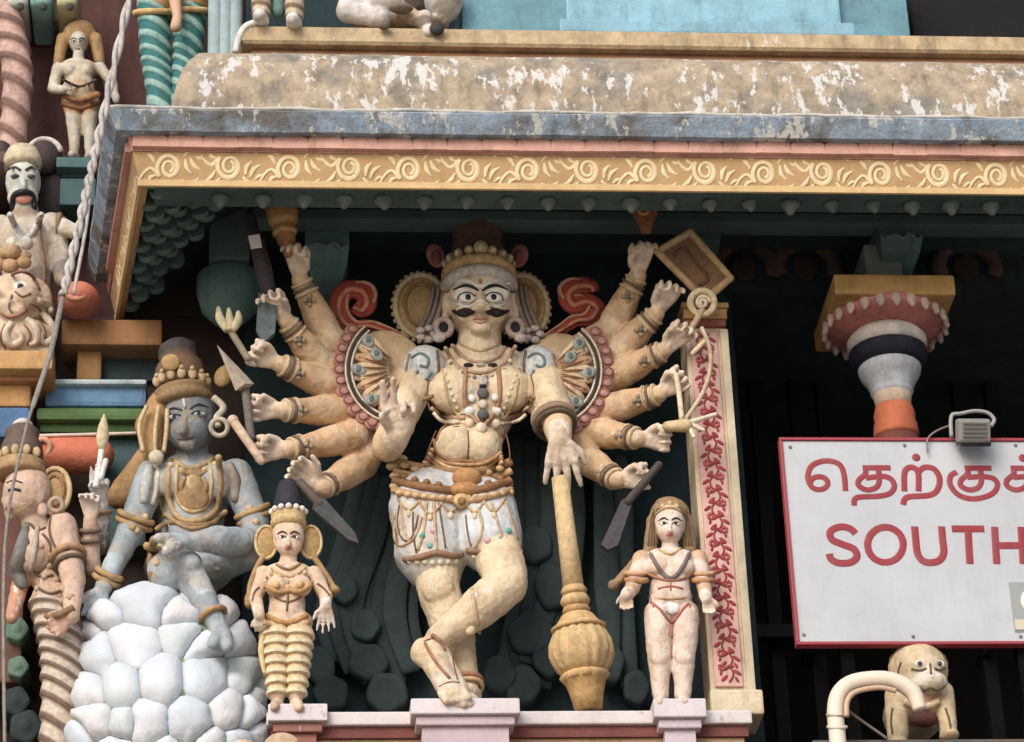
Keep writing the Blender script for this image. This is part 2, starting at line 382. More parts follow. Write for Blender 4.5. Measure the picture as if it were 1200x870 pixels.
# scrollwork on the frieze
def scroll_mesh():
    q = G(C(226, 202, 152)); ZS = M*1.25
    def S(pts, rr, sm=6):
        P = bez(pts, sm); q.tube([(p[0]*M, -.001, p[1]*ZS) for p in P], [r*M for r in np.interp(np.linspace(0, 1, len(P)), np.linspace(0, 1, len(rr)), rr)], n=6, flat=((0, 1, 0), .2))
    def leaf(x, z, dx, dz, r): S([(x, z), (x+dx*.5-dz*.15, z+dz*.5+dx*.15), (x+dx, z+dz)], [r*.3, r, .4], 4)
    sp = [(14*math.exp(-.105*t)*math.cos(2.5+t)-2, 14*math.exp(-.105*t)*math.sin(2.5+t)+1) for t in np.linspace(0, 11.5, 26)]
    S([(-36, 14), (-30, 6), (-22, 2)]+sp, [1.6, 3, 3.4, 3.2, 2.8, 2.4, 2.0, 2.2, 3.0])
    S([(13, -9), (20, -15), (28, -15), (36, -14)], [1.4, 3, 3, 1.6], 4)
    leaf(16, -8, 8, 15, 3.4); leaf(21, -10, 13, 13, 3.2); leaf(26, -12, 12, 4, 2.6); leaf(-15, 8, -12, 8, 3.0); leaf(-18, -3, -12, -10, 3.2); leaf(-12, -10, -14, -5, 2.8); leaf(12, 12, 10, 3, 2.8); leaf(22, 14, 10, -4, 2.4)
    return q
zf = (zg0+zg1)/2+.006; first = None; x = xc+.115; k = 0; per = 68*M
while x < xR-.1:
    loc = Vector((x, YC-.0155, zf))
    if first is None: first = add('scroll', scroll_mesh(), 'frieze_paint', fr, loc=loc); o = first
    else: o = again(first, loc)
    o.scale = (1, 1, 1 if k % 2 else -1); o.rotation_euler = (RAD(12.5), 0, 0); k += 1; x += per
for k in range(4):
    o = again(first, Vector((xc-.0155, YC, zf))+sdn*(.12+k*per), (RAD(12.5), 0, rotL[2]), (1 if k % 2 else -1, 1, -1))
# small lotus drops under the front edge
dr = G(C(100, 118, 114)); dr.lathe([(.002, -.046), (.012, -.042), (.018, -.028), (.032, -.012), (.034, .0), (.02, .008)], n=10)
first = None; x = X(258, 236, -.5)
while x < xR-.1:
    if first is None: first = add('lotus_drop', dr, 'wall_paint', cornice, loc=Vector((x, YC+.10, zg0+.004)))
    else: again(first, Vector((x+random.uniform(-.008, .008), YC+.10, zg0+.004+random.uniform(-.004, .004))), (random.uniform(-.15, .15), random.uniform(-.15, .15), random.uniform(0, 3)), (random.uniform(.85, 1.1),)*3)
    x += 47*M
# overlapping scale tiles under the left overhang
sc = G(C(92, 122, 118)); pl = [(-.036, .05), (-.036, .0)]+[(.036*math.cos(t), -.03*math.sin(t)) for t in np.linspace(math.pi, 0, 7)][1:-1]+[(.036, 0), (.036, .05)]
sc.prism(pl, -.014, .014); first = None
for r in range(13):
    for c in range(6):
        if r+c*1.7 > 13: continue
        t = (r+.35)/13.5; base = Vector((xc, YC, zg0)).lerp(Vector((xb, YS, zg0)), t)
        p = base+Vector((.05+c*.062+(r % 2)*.03, 0, .03+c*.035))
        if first is None: first = add('scale_tile', sc, 'dark_plaster', cornice, loc=p, smooth=False)
        else: again(first, p+Vector((0, 0, random.uniform(-.004, .004))))
        o = first if (r, c) == (0, 0) else COL.objects[-1]
        o.rotation_euler = (RAD(-12+random.uniform(-4, 4)), RAD(-16), 0)
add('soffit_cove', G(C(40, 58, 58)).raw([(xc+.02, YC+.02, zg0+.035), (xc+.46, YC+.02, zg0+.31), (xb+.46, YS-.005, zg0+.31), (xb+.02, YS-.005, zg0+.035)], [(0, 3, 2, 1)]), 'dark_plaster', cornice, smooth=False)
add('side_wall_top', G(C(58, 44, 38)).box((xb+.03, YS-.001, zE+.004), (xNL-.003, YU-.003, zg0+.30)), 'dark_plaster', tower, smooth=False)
# orange scroll that ends the left return
e0 = V(92, 352, .22); q = G(C(206, 112, 84)); q.ell(e0, (.085, .10, .068), n=18)
sp = [(e0.x+.05*math.exp(-.12*t)*math.cos(t+2.6), e0.y-.075, e0.z+.046*math.exp(-.12*t)*math.sin(t+2.6)) for t in np.linspace(0, 8, 26)]
q.tube(sp, .013, C(216, 140, 110), n=6); add('scroll_end', q, 'wall_paint', cornice)

# ---------------------------------------------------------------- brackets under the eave
def bracket(px, py0, py1, wpx, y0, label, big=False, col=C(92, 134, 134)):
    wv = wpx*M/2; c = V(px, py1, y0); zt = Z(py0, y0, px)
    b = thing('corbel_bracket', (c.x, YN, c.z), label, 'bracket', None)
    h = zt-c.z
    if not big:
        prof = [(0, 0), (.55, .02), (.72, .14), (.9, .3), (1, .55), (1.0, .95), (.94, 1.0)]
        q = G(col); rs = []
        for k, z in prof:
            k = max(k, .4); zz = c.z+z*h
            yy = YN-(YN-y0)*(k if z < .9 else .97)
            rs.append([(c.x-wv*k, yy, zz), (c.x+wv*k, yy, zz), (c.x+wv*k, YN-.003, zz), (c.x-wv*k, YN-.003, zz)])
        q.rings(rs); add('bracket_body', q, 'wall_paint', b, smooth=False)
        q = G(C(100, 138, 136)); q.tube([V(px-wpx*.42, py0+(py1-py0)*.45+3*math.sin(i*2), y0-.005)+Vector((wpx*M*.84*i/8, 0, .008*math.sin(i*1.6))) for i in range(9)], .007); add('bracket_groove', q, 'wall_paint', b)
    else:
        q = G(col); q.lathe([(.02, 0), (wv*.5, .01), (wv*.85, h*.28), (wv, h*.6), (wv, h*.96), (wv*.9, h)], (c.x, (y0+YN)/2, c.z), n=24); add('bracket_drum', q, 'wall_paint', b)
    q = G(C(84, 108, 106)).box((c.x-wv*.62, y0+.05, zt+.002), (c.x+wv*.62, YN-.003, zt+.34), bev=.01); add('bracket_post', q, 'wall_paint', b, smooth=False)
    return b
bracket(268, 296, 352, 78, .02, 'wide drum-shaped teal bracket beside the tiled left soffit', big=True)
bracket(384, 256, 324, 52, .05, 'teal bracket above the red ribbon scroll beside the drum hand')
bracket(826, 243, 300, 46, .05, 'teal bracket above the tilted square shield', col=C(62, 92, 92))
bracket(1060, 252, 306, 52, -.06, 'teal bracket resting on the yellow capital of the striped pillar', col=C(86, 120, 118))
add('wall_moulding', G(C(54, 80, 80)).box((xNL+.02, YN-.07, Z(262, YN)), (xR, YN-.002, Z(240, YN)), bev=.012), 'dark_plaster', tower, smooth=False)
add('soffit_beam', G(C(74, 98, 98)).box((xNL+.02, -.08, Z(259, -.08)), (xR, .02, Z(246, -.08)), bev=.008), 'wall_paint', tower, smooth=False)
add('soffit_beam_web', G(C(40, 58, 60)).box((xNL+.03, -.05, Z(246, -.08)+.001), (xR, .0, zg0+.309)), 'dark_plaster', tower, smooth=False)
# horseshoe arch reliefs over the opening
for px in (872, 945, 1132):
    c = V(px, 306, YN-.03); q = G(C(92, 74, 66))
    pts = [(c.x+.115*math.cos(t)*(1 if abs(math.cos(t)) < .8 else 1.05), c.z-.03+.12*math.sin(t)) for t in np.linspace(-.35, math.pi+.35, 15)]
    q.tube([(a, YN-.03, b_) for a, b_ in pts], .035, n=8, flat=((0, 1, 0), .7)); q.ell((c.x, YN-.03, c.z+.115), (.03, .03, .045)); q.ell((c.x, YN-.015, c.z-.02), (.06, .025, .07), C(60, 52, 50))
    add('arch_relief', q, 'dark_plaster', tower)

# ---------------------------------------------------------------- statue ledge
led = thing('statue_ledge', (0, YP, ZPL-.42), 'white-topped ledge with maroon band under the many-armed statue', 'ledge')
x0, x1 = X(312, 845, YP), X(882, 845, YP)
add('ledge_top', G(C(206, 198, 198)).box((x0, YP, ZPL-.052), (x1, YN-.003, ZPL), bev=.008), 'white_plinth', led, smooth=False)
add('maroon_band', G(C(120, 62, 56)).box((x0+.015, YP+.02, ZPL-.095), (x1-.015, YN-.004, ZPL-.053)), 'wall_paint', led, smooth=False)
add('ledge_base', G(C(176, 140, 100)).box((x0+.03, YP+.035, ZPL-.42), (x1-.03, YN-.005, ZPL-.096)), 'wall_paint', led, smooth=False)
def block(px0, px1, dy, top, col, nm, h2=.10):
    a, b = X(px0, 845, YP-dy), X(px1, 845, YP-dy)
    p = add(nm, G(C(206, 196, 200)).box((a, YP-dy, ZPL-.05), (b, YP+.1, ZPL+top), bev=.006), 'white_plinth', led, smooth=False)
    add('block_moulding', G(col).box((a+.018, YP-dy+.02, ZPL-.05-.035), (b-.018, YP+.1, ZPL-.051), bev=.006), 'white_plinth', p, smooth=False)
    add('block_body', G(col).box((a+.04, YP-dy+.04, ZPL-.4), (b-.04, YP+.1, ZPL-.086)), 'white_plinth', p, smooth=False)
block(482, 610, .10, .010, C(190, 168, 176), 'centre_block')
block(767, 829, .06, .022, C(196, 178, 192), 'right_block')
block(314, 384, .04, .016, C(150, 92, 82), 'left_block')

# ---------------------------------------------------------------- pilaster
pil = thing('painted_pilaster', V(845, 850, .0), 'slim pilaster with red floral band on pink, beside the dark opening', 'pilaster')
yP = -.10
a0, a1 = V(836, 812, yP), V(878, 812, yP); t0, t1 = V(822, 385, yP), V(857, 385, yP)
zb_, zt_ = a0.z, t0.z
def quadprism(p0, p1, p2, p3, y0, y1, col, nm, mat='wall_paint', par=pil):
    add(nm, G(col).prism([(p0.x, p0.z), (p1.x, p1.z), (p2.x, p2.z), (p3.x, p3.z)], y0, y1), mat, par, smooth=False)
xl_, xr_ = V(818, 600, yP).x, V(867, 600, yP).x
quadprism(Vector((xl_, 0, zb_)), Vector((xr_, 0, zb_)), Vector((xr_, 0, zt_)), Vector((xl_, 0, zt_)), yP, yP+.16, C(204, 182, 150), 'shaft')
wq = xr_-xl_
add('pink_panel', G(C(206, 160, 148)).box((xl_+wq*.10, yP-.012, zb_+.02), (xr_-wq*.24, yP+.01, zt_-.02), bev=.004), 'wall_paint', pil, smooth=False)
add('edge_strip', G(C(196, 180, 150)).box((xr_-wq*.16, yP-.016, zb_), (xr_+.006, yP+.01, zt_-.01), bev=.004), 'wall_paint', pil, smooth=False)
fl = G(C(160, 44, 54)); first = None
fl.tube([(.018*math.sin(t*math.pi), 0, -.034+.068*t) for t in np.linspace(0, 1, 9)], .0038, n=5)
for x_, z_, a_, r_ in ((-.016, -.018, .8, .017), (.034, .004, -.9, .017), (-.006, .022, .9, .015), (.03, -.024, -.5, .013), (-.028, .004, .2, .012), (.012, .03, -1.2, .012)): fl.ell((x_, 0, z_), (r_*.42, .004, r_), rot=Matrix.Rotation(a_, 3, 'Y'), n=8, m=6)
for t in range(5): fl.ell((-.024+.010*math.cos(t*1.257), -.001, .026+.010*math.sin(t*1.257)), (.006, .004, .006), C(190, 84, 88), n=6, m=5)
z = zb_+.07; k = 0; xm = (xl_+wq*.10+xr_-wq*.24)/2
while z < zt_-.06:
    if first is None: first = add('floral_relief', fl, 'ornament_paint', pil, loc=Vector((xm, yP-.014, z)))
    else: o = again(first, Vector((xm, yP-.014, z)), None, (1 if k % 2 else -1, 1, 1))
    z += .056; k += 1
bx0, bx1 = xl_-.008, xr_+.028
g = G(C(206, 190, 156)).box((bx0, yP-.035, ZPL-.0+.002), (bx1, yP+.18, zb_), bev=.01); add('pilaster_base', g, 'wall_paint', pil, smooth=False)
g = G(C(176, 132, 70)); zc0 = zt_
for k, (d, h0, h1) in enumerate(((.0, .0, .03), (.006, .03, .075), (.014, .075, .10))):
    g.box((xl_-d, yP-.02-d, zc0+h0+.001), (xr_+d, yP+.17+d, zc0+h1), C(150, 78, 60) if k == 0 else None, bev=.006)
add('pilaster_capital', g, 'wall_paint', pil, smooth=False)

# ---------------------------------------------------------------- striped pillar
yK = .12; kc = V(1050, 505, yK)
pr = thing('striped_pillar', (kc.x, yK, ZPL-.24), 'round pillar striped white, navy and orange under a yellow square capital', 'pillar')
def zk(py): return Z(py, yK, 1050)
def seg(nm, pts, col, mat='wall_paint', n=32, cols=None):
    q = G(col); q.lathe([(r*M, zk(py)) for r, py in pts], (kc.x, yK, 0), n=n); return add(nm, q, mat, pr)
seg('shaft', [(26, 640), (26, 515)], C(120, 62, 48)); add('pedestal', G(C(20, 19, 19)).box((kc.x-.09, yK-.09, ZPL-.24), (kc.x+.09, yK+.09, zk(640)), bev=.01), 'dark_plaster', pr, smooth=False)  # pedestal colour near-black, standing in for the darkness of the opening
seg('orange_ring', [(26, 514), (27, 510), (26, 500), (24, 494), (25, 488), (22, 478)], C(206, 104, 50))
seg('cream_neck', [(21, 479), (22, 470), (24, 462)], C(206, 180, 156))
seg('white_cup', [(22, 466), (26, 461), (24, 457), (28, 454), (27, 451), (33, 446), (37, 439), (38, 433), (35, 430)], C(190, 196, 206))
seg('navy_band', [(36, 431), (43, 428), (47, 421), (47, 414), (44, 412)], C(34, 34, 54))
seg('white_bowl', [(45, 413), (48, 408), (48, 401), (42, 394), (30, 391)], C(214, 206, 200))
seg('pink_lotus', [(33, 394), (50, 393), (64, 389), (73, 383), (74, 377), (60, 374)], C(206, 122, 116))
q = G(C(206, 180, 168)); first = None
q.ell((0, 0, 0), (.022, .014, .03), n=8, m=6); q.ell((0, -.004, -.022), (.012, .012, .014), n=8, m=6)
zz = zk(384)
for i in range(24):
    t = 2*math.pi*i/24; p = Vector((kc.x+.242*math.cos(t), yK+.242*math.sin(t), zz))
    if first is None: first = add('lotus_petal', q, 'wall_paint', pr, loc=p); first.rotation_euler = (0, 0, t+math.pi/2)
    else: again(first, p, (0, 0, t+math.pi/2))
hA = 73*M; zA0 = zk(380); 
g = G(C(190, 146, 72)).box((kc.x-hA, yK-hA, zA0), (kc.x+hA, yK+hA, zA0+.092), bev=.012); add('abacus', g, 'wall_paint', pr, smooth=False)
add('abacus_cap', G(C(132, 140, 128)).box((kc.x-.075, yK-.09, zA0+.094), (kc.x+.075, yK+.2, zA0+.32), bev=.01), 'wall_paint', pr, smooth=False)

# ---------------------------------------------------------------- storey above the eave
up = thing('upper_storey_base', V(800, 10, -.12), 'pale turquoise stepped base blocks standing on the ledge above the eave', 'base course')
zu = zl1+.006; yq = -.215
def ub(px0, px1, dy, z0, z1, col, nm): 
    add(nm, G(col).box((X(px0, 15, yq+dy), yq+dy, zu+z0), (X(px1, 15, yq+dy), YN, zu+z1), bev=.008), 'wall_paint', up, smooth=False)
ub(540, 1066, .07, 0, .05, C(84, 140, 156), 'lower_step'); ub(541, 1064, .085, .052, .34, C(96, 150, 166), 'back_block')
ub(655, 1000, .0, .0, .062, C(126, 180, 202), 'front_step'); ub(664, 985, .03, .064, .34, C(126, 182, 202), 'front_block')
add('upper_dark_block', G(C(24, 24, 24)).box((X(1068, 15, .0), .0, zu), (xR, .3, zu+.5)), 'dark_plaster', tower, smooth=False)  # solid near-black block, its colour stands in for a shaded opening
# ================================================================== the many-armed statue
st = thing('many_armed_statue', V(545, 833, -.1), 'large cream many-armed deity statue with moustache, crown and crossed legs', 'statue')
B = Skin(CREAM); m = M
# trunk
B.ell(V(562, 458, .05), (60*m, 40*m, 52*m)); B.ell(V(533, 458, -.03), (32*m, 19*m, 30*m)); B.ell(V(592, 456, -.03), (32*m, 19*m, 30*m))
B.ell(V(563, 425, .04), (56*m, 28*m, 22*m))
B.cap(V(561, 484, .05), V(554, 515, .04), 42*m, 34*m, flat=((0, 1, 0), .85)); B.cap(V(554, 515, .04), V(540, 562, .03), 34*m, 46*m, flat=((0, 1, 0), .85)); B.ell(V(534, 523, -.07), (25*m, 22*m, 25*m)); B.ell(V(563, 524, -.07), (25*m, 22*m, 25*m))
B.ell(V(532, 590, .04), (62*m, 42*m, 44*m))
for sx, sy in ((500, 432), (630, 431)): B.ell(V(sx, sy, .03), (26*m, 26*m, 28*m))
B.cap(V(562, 432, .02), V(562, 392, .0), 29*m, 25*m)
# head
B.ell(V(562, 356, .0), (38.5*m, 44*m, 48*m)); B.ell(V(562, 371, -.05), (27.5*m, 28*m, 25*m)); B.ell(V(563, 385, -.095), (13*m, 9*m, 8*m))
for s in (-1, 1): B.ell(V(563+s*16, 345, -.095), (19*m, 13*m, 15*m), C(232, 228, 220))
B.ell(V(563, 342, -.11), (9*m, 9*m, 9*m), C(232, 228, 220))
B.cap(V(563, 340, -.135), V(563, 359, -.168), 4.5*m, 6.5*m); B.ell(V(557, 362, -.15), 5*m); B.ell(V(570, 362, -.15), 5*m)
for s in (-1, 1):
    B.ell(V(563+s*40, 358, -.01), (6*m, 9*m, 17*m)); B.ell(V(563+s*41, 372, -.02), (5*m, 6*m, 10*m)); B.ell(V(563+s*18, 367, -.1), (12*m, 9*m, 12*m))
# standing leg, crossed leg
B.cap(V(508, 596, .02), V(514, 690, -.05), 37*m, 24.5*m); B.ell(V(513, 688, -.105), (19*m, 13*m, 21*m)); B.cap(V(515, 694, -.05), V(534, 750, -.04), 24.5*m, 22*m); B.cap(V(534, 750, -.04), V(546, 808, -.09), 21*m, 15*m)
B.cap(V(545, 838, -.06), V(551, 824, -.24), 15*m, 11*m); B.ell(V(546, 816, -.15), (17*m, 24*m, 13*m))
for i in range(5): B.cap(V(539+i*6.5, 823+.3*i, -.25), V(537+i*7, 826, -.285+.008*abs(i-1)), 4.6*m, 4*m, PALE, n=8)
B.cap(V(566, 600, .0), V(593, 678, -.14), 35*m, 25*m); B.ell(V(600, 680, -.16), (18*m, 19*m, 20*m)); B.cap(V(594, 685, -.15), V(560, 714, -.19), 24*m, 23*m); B.cap(V(560, 714, -.19), V(514, 748, -.2), 22.5*m, 14.5*m)
B.ell(V(498, 765, -.19), (16*m, 16*m, 17*m)); B.cap(V(505, 766, -.2), V(530, 815, -.27), 16*m, 13*m); B.cap(V(515, 770, -.19), V(538, 812, -.24), 13*m, 12*m)
for i in range(5): B.cap(V(517+i*6, 813-1.2*i, -.28), V(523+i*6.5, 822-1.2*i, -.295), 5*m, 4*m, PALE, n=8)
# fanned arms: (elbow, wrist, hand direction in the picture, pose)
ARMS = [((388, 402), (352, 328), (-.12, 1), 'pinch', 1), ((378, 432), (336, 378), (-.55, .85), 'pinch', 1), ((396, 458), (328, 427), (-.95, .4), 'fist', 1),
        ((402, 482), (331, 481), (-1, .05), 'fist', 1), ((414, 512), (338, 527), (-1, -.02), 'fist', 1), ((424, 544), (378, 572), (-.62, .45), 'loose', 1),
        ((716, 388), (747, 324), (.12, 1), 'pinch', -1), ((724, 414), (769, 368), (.45, .9), 'pinch', -1), ((716, 444), (778, 411), (.7, .72), 'pinch', -1),
        ((708, 482), (772, 462), (.8, .55), 'fist', -1), ((694, 506), (748, 514), (1, -.05), 'fist', -1), ((684, 536), (723, 563), (1, .1), 'fist', -1)]
WR = []
for i, (e, wv, hd, pose, fl_) in enumerate(ARMS):
    S_ = V(482, 432, .08) if i < 6 else V(645, 434, .08)
    k = i % 6; E_ = V(e[0], e[1], .05 if i == 5 else .0); W_ = V(wv[0], wv[1], -.13)
    B.cap(S_, E_, 20*m, 19*m, OCHRE if k > 1 else CREAM); mid = E_.lerp(W_, .45)
    B.cap(E_, mid, 19*m, 17.5*m, C(208, 166, 120)); B.cap(mid, W_, 17.5*m, 10.5*m, C(214, 178, 136))
    h = (RT*hd[0]+UP*hd[1]).normalized()+Vector((0, -.12, 0))
    nrm = -FW if pose == 'fist' else (-FW+RT*(-.3 if i < 6 else .3))
    hand(B, W_+h*.02, h, nrm, .17, pose, fl_ if i < 6 else fl_, PALE)
    WR.append((E_, W_, h))
# the two front arms
B.cap(V(494, 434, .02), V(455, 522, -.12), 22*m, 19*m, C(214, 178, 134)); B.cap(V(455, 524, -.13), V(467, 510, -.22), 18*m, 13*m)
hand(B, V(468, 510, -.23), UP+Vector((-.02, -.1, 0)), -FW, .22, 'mudra', -1, PALE)
B.cap(V(634, 434, .02), V(652, 492, -.12), 25*m, 20*m, C(214, 178, 134)); B.cap(V(652, 492, -.12), V(656, 514, -.2), 19*m, 14*m)
hand(B, V(656, 512, -.22), -UP*.95+RT*.05+Vector((0, -.05, 0)), FW, .205, 'open', 1, PALE)
body, bv = B.build('body', st, vox=.0052, smooth=5)

# face
def eye(px, py, w_, h_, nm='eye'):
    p = hit(bv, px, py, .0); q = G(C(232, 230, 226)); q.ell(p, (w_*m, .012, h_*m)); e = add(nm, q, 'plain_paint', st)
    q = G(BLACK); q.ell(p+Vector((.001, -.009, -.002)), (h_*m*.62, .006, h_*m*.66), n=10, m=6); add('pupil', q, 'plain_paint', e)
eye(548, 349, 10, 6.2); eye(578, 349, 10, 6.2)
q = G(C(226, 222, 214)); 
for s in (-1, 1):
    draw(q, bv, [(563+s*4, 334), (563+s*14, 329), (563+s*28, 330), (563+s*36, 338)], [2, 4, 4, 2])if 0 else None
draw(q, bv, [(530, 333), (545, 329), (563, 337), (581, 329), (596, 333)], [.006, .012, .011, .012, .006], lift=-.004)
draw(q, bv, [(528, 349), (538, 358), (552, 359), (563, 352), (575, 359), (588, 358), (598, 349)], [.003, .007, .007, .006, .007, .007, .003], lift=-.003)
add('face_paint', q, 'plain_paint', st)
for s in (-1, 1):
    q = G(BLACK); draw(q, bv, [(563+s*2, 341), (563+s*10, 336), (563+s*20, 335), (563+s*32, 340)], [.003, .0075, .0075, .003]); add('eyebrow', q, 'plain_paint', st)
    q = G(BLACK); draw(q, bv, [(563+s*6, 345+2), (563+s*14, 342.5), (563+s*24, 345), (563+s*27, 352)], .0025)
    draw(q, bv, [(563+s*6, 352), (563+s*15, 358), (563+s*26, 356)], .002); add('eyeliner', q, 'plain_paint', st)
    q = G(C(40, 32, 30)); draw(q, bv, [(563+s*6, 364), (563+s*14, 366), (563+s*24, 367), (563+s*34, 364)], [.007, .015, .021, .012, .003], lift=-.006, n=8); add('moustache', q, 'ornament_paint', st)
q = G(C(186, 104, 86)); draw(q, bv, [(554, 375), (559, 373), (563, 374.5), (567, 373), (572, 375)], [.002, .0045, .004, .0045, .002]); draw(q, bv, [(556, 377), (563, 379), (570, 377)], [.002, .0045, .002]); add('lips', q, 'plain_paint', st)
q = G(C(200, 90, 70)); bead(q, bv, 563, 330, .008, k=1.6); add('forehead_mark', q, 'plain_paint', st)

# crown, side wheels, hair, earrings
hc = V(562, 346, .0)
def ringz(dz, r, t, col, nm, par=st):
    q = G(col); q.lathe([(r-t*.6, dz-t), (r, dz-t), (r+t*.55, dz-t*.3), (r+t*.5, dz+t*.4), (r, dz+t), (r-t*.8, dz+t)], hc, n=40, sq=1.04); return add(nm, q, 'ornament_paint', par)
crown = ringz(.035, .139, .026, C(196, 190, 186), 'crown_band'); ringz(.088, .136, .026, C(204, 168, 108), 'gold_band', crown)
q = G(C(206, 176, 122))
for i in range(-4, 5):
    t = i*.36; big = 1.5 if i == 0 else 1
    p = hc+Vector((.130*math.sin(t), -.134*math.cos(t), .132+.012*(big-1))); q.ell(p, (.019*big, .012, .022*big)); q.ell(p+Vector((.01*math.sin(t), -.010, .0)), (.009*big, .007, .010*big), C(222, 206, 176), n=10, m=6)
pieces('crown_knob', q, 'ornament_paint', crown)
q = G(C(112, 80, 64)); q.lathe([(.12, .1), (.124, .16), (.105, .20), (.092, .26), (.098, .30), (.08, .34), (.085, .40), (.05, .44)], hc+Vector((0, .02, 0)), n=28, ribs=14, ribamp=.06); add('tall_crown', q, 'ornament_paint', crown)
q = G(C(216, 176, 110)); bead(q, bv, 563, 320, .016) ; add('crown_jewel', q, 'ornament_paint', crown)
for s, cx, rx in ((-1, 494, 34), (1, 612, 32)):
    c = V(cx, 362, .09); q = G(C(188, 154, 96)); q.ell(c, (rx*m, .03, 46*m), n=28)
    q.tube([c+Vector((rx*m*.93*math.cos(t), -.02, 46*m*.93*math.sin(t))) for t in np.linspace(0, 2*math.pi, 32, endpoint=False)], .012, C(214, 192, 150), n=6, closed=True)
    q.tube([c+Vector((rx*m*.6*math.cos(t), -.03, 46*m*.62*math.sin(t))) for t in np.linspace(0, 2*math.pi, 28, endpoint=False)], .007, C(160, 122, 70), n=6, closed=True)
    for t in np.linspace(0, 2*math.pi, 30, endpoint=False): q.ell(c+Vector((rx*m*1.02*math.cos(t), -.012, 46*m*1.02*math.sin(t))), .010, C(214, 196, 160), n=7, m=5)
    add('side_wheel', q, 'ornament_paint', st)
    q = G(C(150, 132, 122))
    for j in range(3):
        o = s*(43+j*6); draw(q, bv, [(562+o*.98, 335), (562+o*1.02, 352), (562+o*1.08+s*3, 372), (562+o*1.2+s*6, 388)], [.006, .01, .012, .010], default=.0+.02*j)
    add('hair_lock', q, 'ornament_paint', st)
    c = V(562+s*42, 384, -.06); q = G(C(176, 152, 140)); q.tube([c+Vector((.030*math.cos(t), 0, .036*math.sin(t))) for t in np.linspace(0, 2*math.pi, 20, endpoint=False)], .012, n=8, closed=True)
    q.ell(c+Vector((0, .006, 0)), (.02, .006, .026), BLACK); q.ell(c+Vector((s*.02, -.004, -.048)), (.026, .014, .02), C(190, 172, 164)); add('earring', q, 'ornament_paint', st)
    c = V(562+s*62, 393, -.02); q = G(C(186, 172, 168))
    for j in range(5): t = j*1.25; q.ell(c+Vector((.03*math.cos(t), -.01, .026*math.sin(t))), (.018, .012, .014))
    add('shoulder_tassel', q, 'ornament_paint', st)
    q = G(C(176, 104, 104)); q.ell(V(562+s*54+(3 if s < 0 else -8), 300, .0), (.038, .02, .055), rot=Matrix.Rotation(s*.25, 3, 'Y')); q.ell(V(562+s*54+(3 if s < 0 else -8), 302, -.02), (.02, .014, .035), C(150, 76, 80)); add('crown_flower', q, 'ornament_paint', st)

# jewellery on the chest
q = G(C(186, 150, 120))
draw(q, bv, [(530, 405), (545, 420), (563, 425), (581, 420), (592, 407)], .008); draw(q, bv, [(522, 408), (535, 428), (563, 438), (590, 427), (604, 406)], .008)
draw(q, bv, [(540, 403), (563, 412), (585, 402)], .006, C(206, 176, 132)); pieces('neck_ring', q, 'ornament_paint', st)
q = G(C(60, 50, 46))
for px in (549, 563, 577): q.ell(hit(bv, px, 428, .002), (.020, .012, .009), C(46, 42, 42) if px != 563 else C(196, 190, 180))
for px, py in ((528, 425), (597, 424)): q.ell(hit(bv, px, py, 0), .013, C(236, 222, 180))
pieces('collar_jewel', q, 'ornament_paint', st)
q = G(C(176, 128, 92)); draw(q, bv, [(546, 432), (544, 460), (548, 482), (565, 500)], .010); draw(q, bv, [(584, 432), (586, 460), (581, 482), (566, 500)], .010); pieces('long_chain', q, 'ornament_paint', st)
q = G(C(206, 190, 170))
for px, py, r, cl in [(566, 447, 6, C(200, 196, 190)), (566, 461, 7, C(96, 96, 100)), (566, 474, 6, C(206, 196, 180)), (566, 486, 7, C(90, 92, 98)), (553, 467, 5, WHITE), (580, 466, 5, WHITE), (550, 482, 6, WHITE), (582, 482, 6, WHITE), (550, 496, 6, C(226, 206, 170)), (564, 502, 7, C(226, 206, 170)), (581, 497, 6, C(226, 206, 170)), (566, 452, 4, BLACK), (566, 493, 4, BLACK)]:
    q.ell(hit(bv, px, py, .004), (r*m, r*m*.7, r*m), cl, n=12, m=8)
pieces('pendant_bead', q, 'ornament_paint', st)
q = G(C(196, 160, 120)); draw(q, bv, [(505, 478), (518, 488), (545, 490)], .008); draw(q, bv, [(586, 490), (606, 488), (618, 478)], .008); draw(q, bv, [(508, 484), (520, 495), (546, 496)], .007, C(222, 200, 168)); draw(q, bv, [(586, 497), (606, 494), (616, 486)], .007, C(222, 200, 168)); pieces('chest_band', q, 'ornament_paint', st)
q = G(C(166, 112, 72)); draw(q, bv, [(512, 516), (520, 500), (540, 496)], .006); draw(q, bv, [(508, 515), (513, 530), (528, 541), (545, 540), (566, 545), (584, 535), (588, 512)], .007); add('belly_cord', q, 'ornament_paint', st)
q = G(C(120, 74, 48))                                               # painted brown outlines
for pts in ([(563, 440), (562, 470), (566, 505)], [(506, 470), (520, 484), (545, 486)], [(584, 486), (606, 484), (620, 470)], [(548, 505), (549, 520), (548, 538)], [(504, 440), (500, 460), (504, 482)], [(622, 440), (626, 460), (619, 484)], [(511, 505), (505, 520), (498, 540)], [(590, 500), (596, 520), (598, 540)], [(524, 494), (530, 500), (538, 500)]): draw(q, bv, pts, .0032, lift=.001)
for pts in ([(497, 752), (508, 748), (518, 756)], [(510, 808), (524, 800), (538, 800)], [(530, 770), (533, 785), (536, 796)]): draw(q, bv, pts, .0028, lift=.001)
pieces('painted_line', q, 'ornament_paint', st)
q = G(C(196, 160, 112))
for pts in ([(512, 414), (520, 440), (526, 470), (540, 492)], [(614, 414), (608, 440), (603, 470), (590, 492)]): draw(q, bv, pts, .006)
for k in range(9):
    t = k/8; 
    for s in (-1, 1): bead(q, bv, 563+s*(47-t*22), 424+t*62, .0085, C(222, 206, 170))
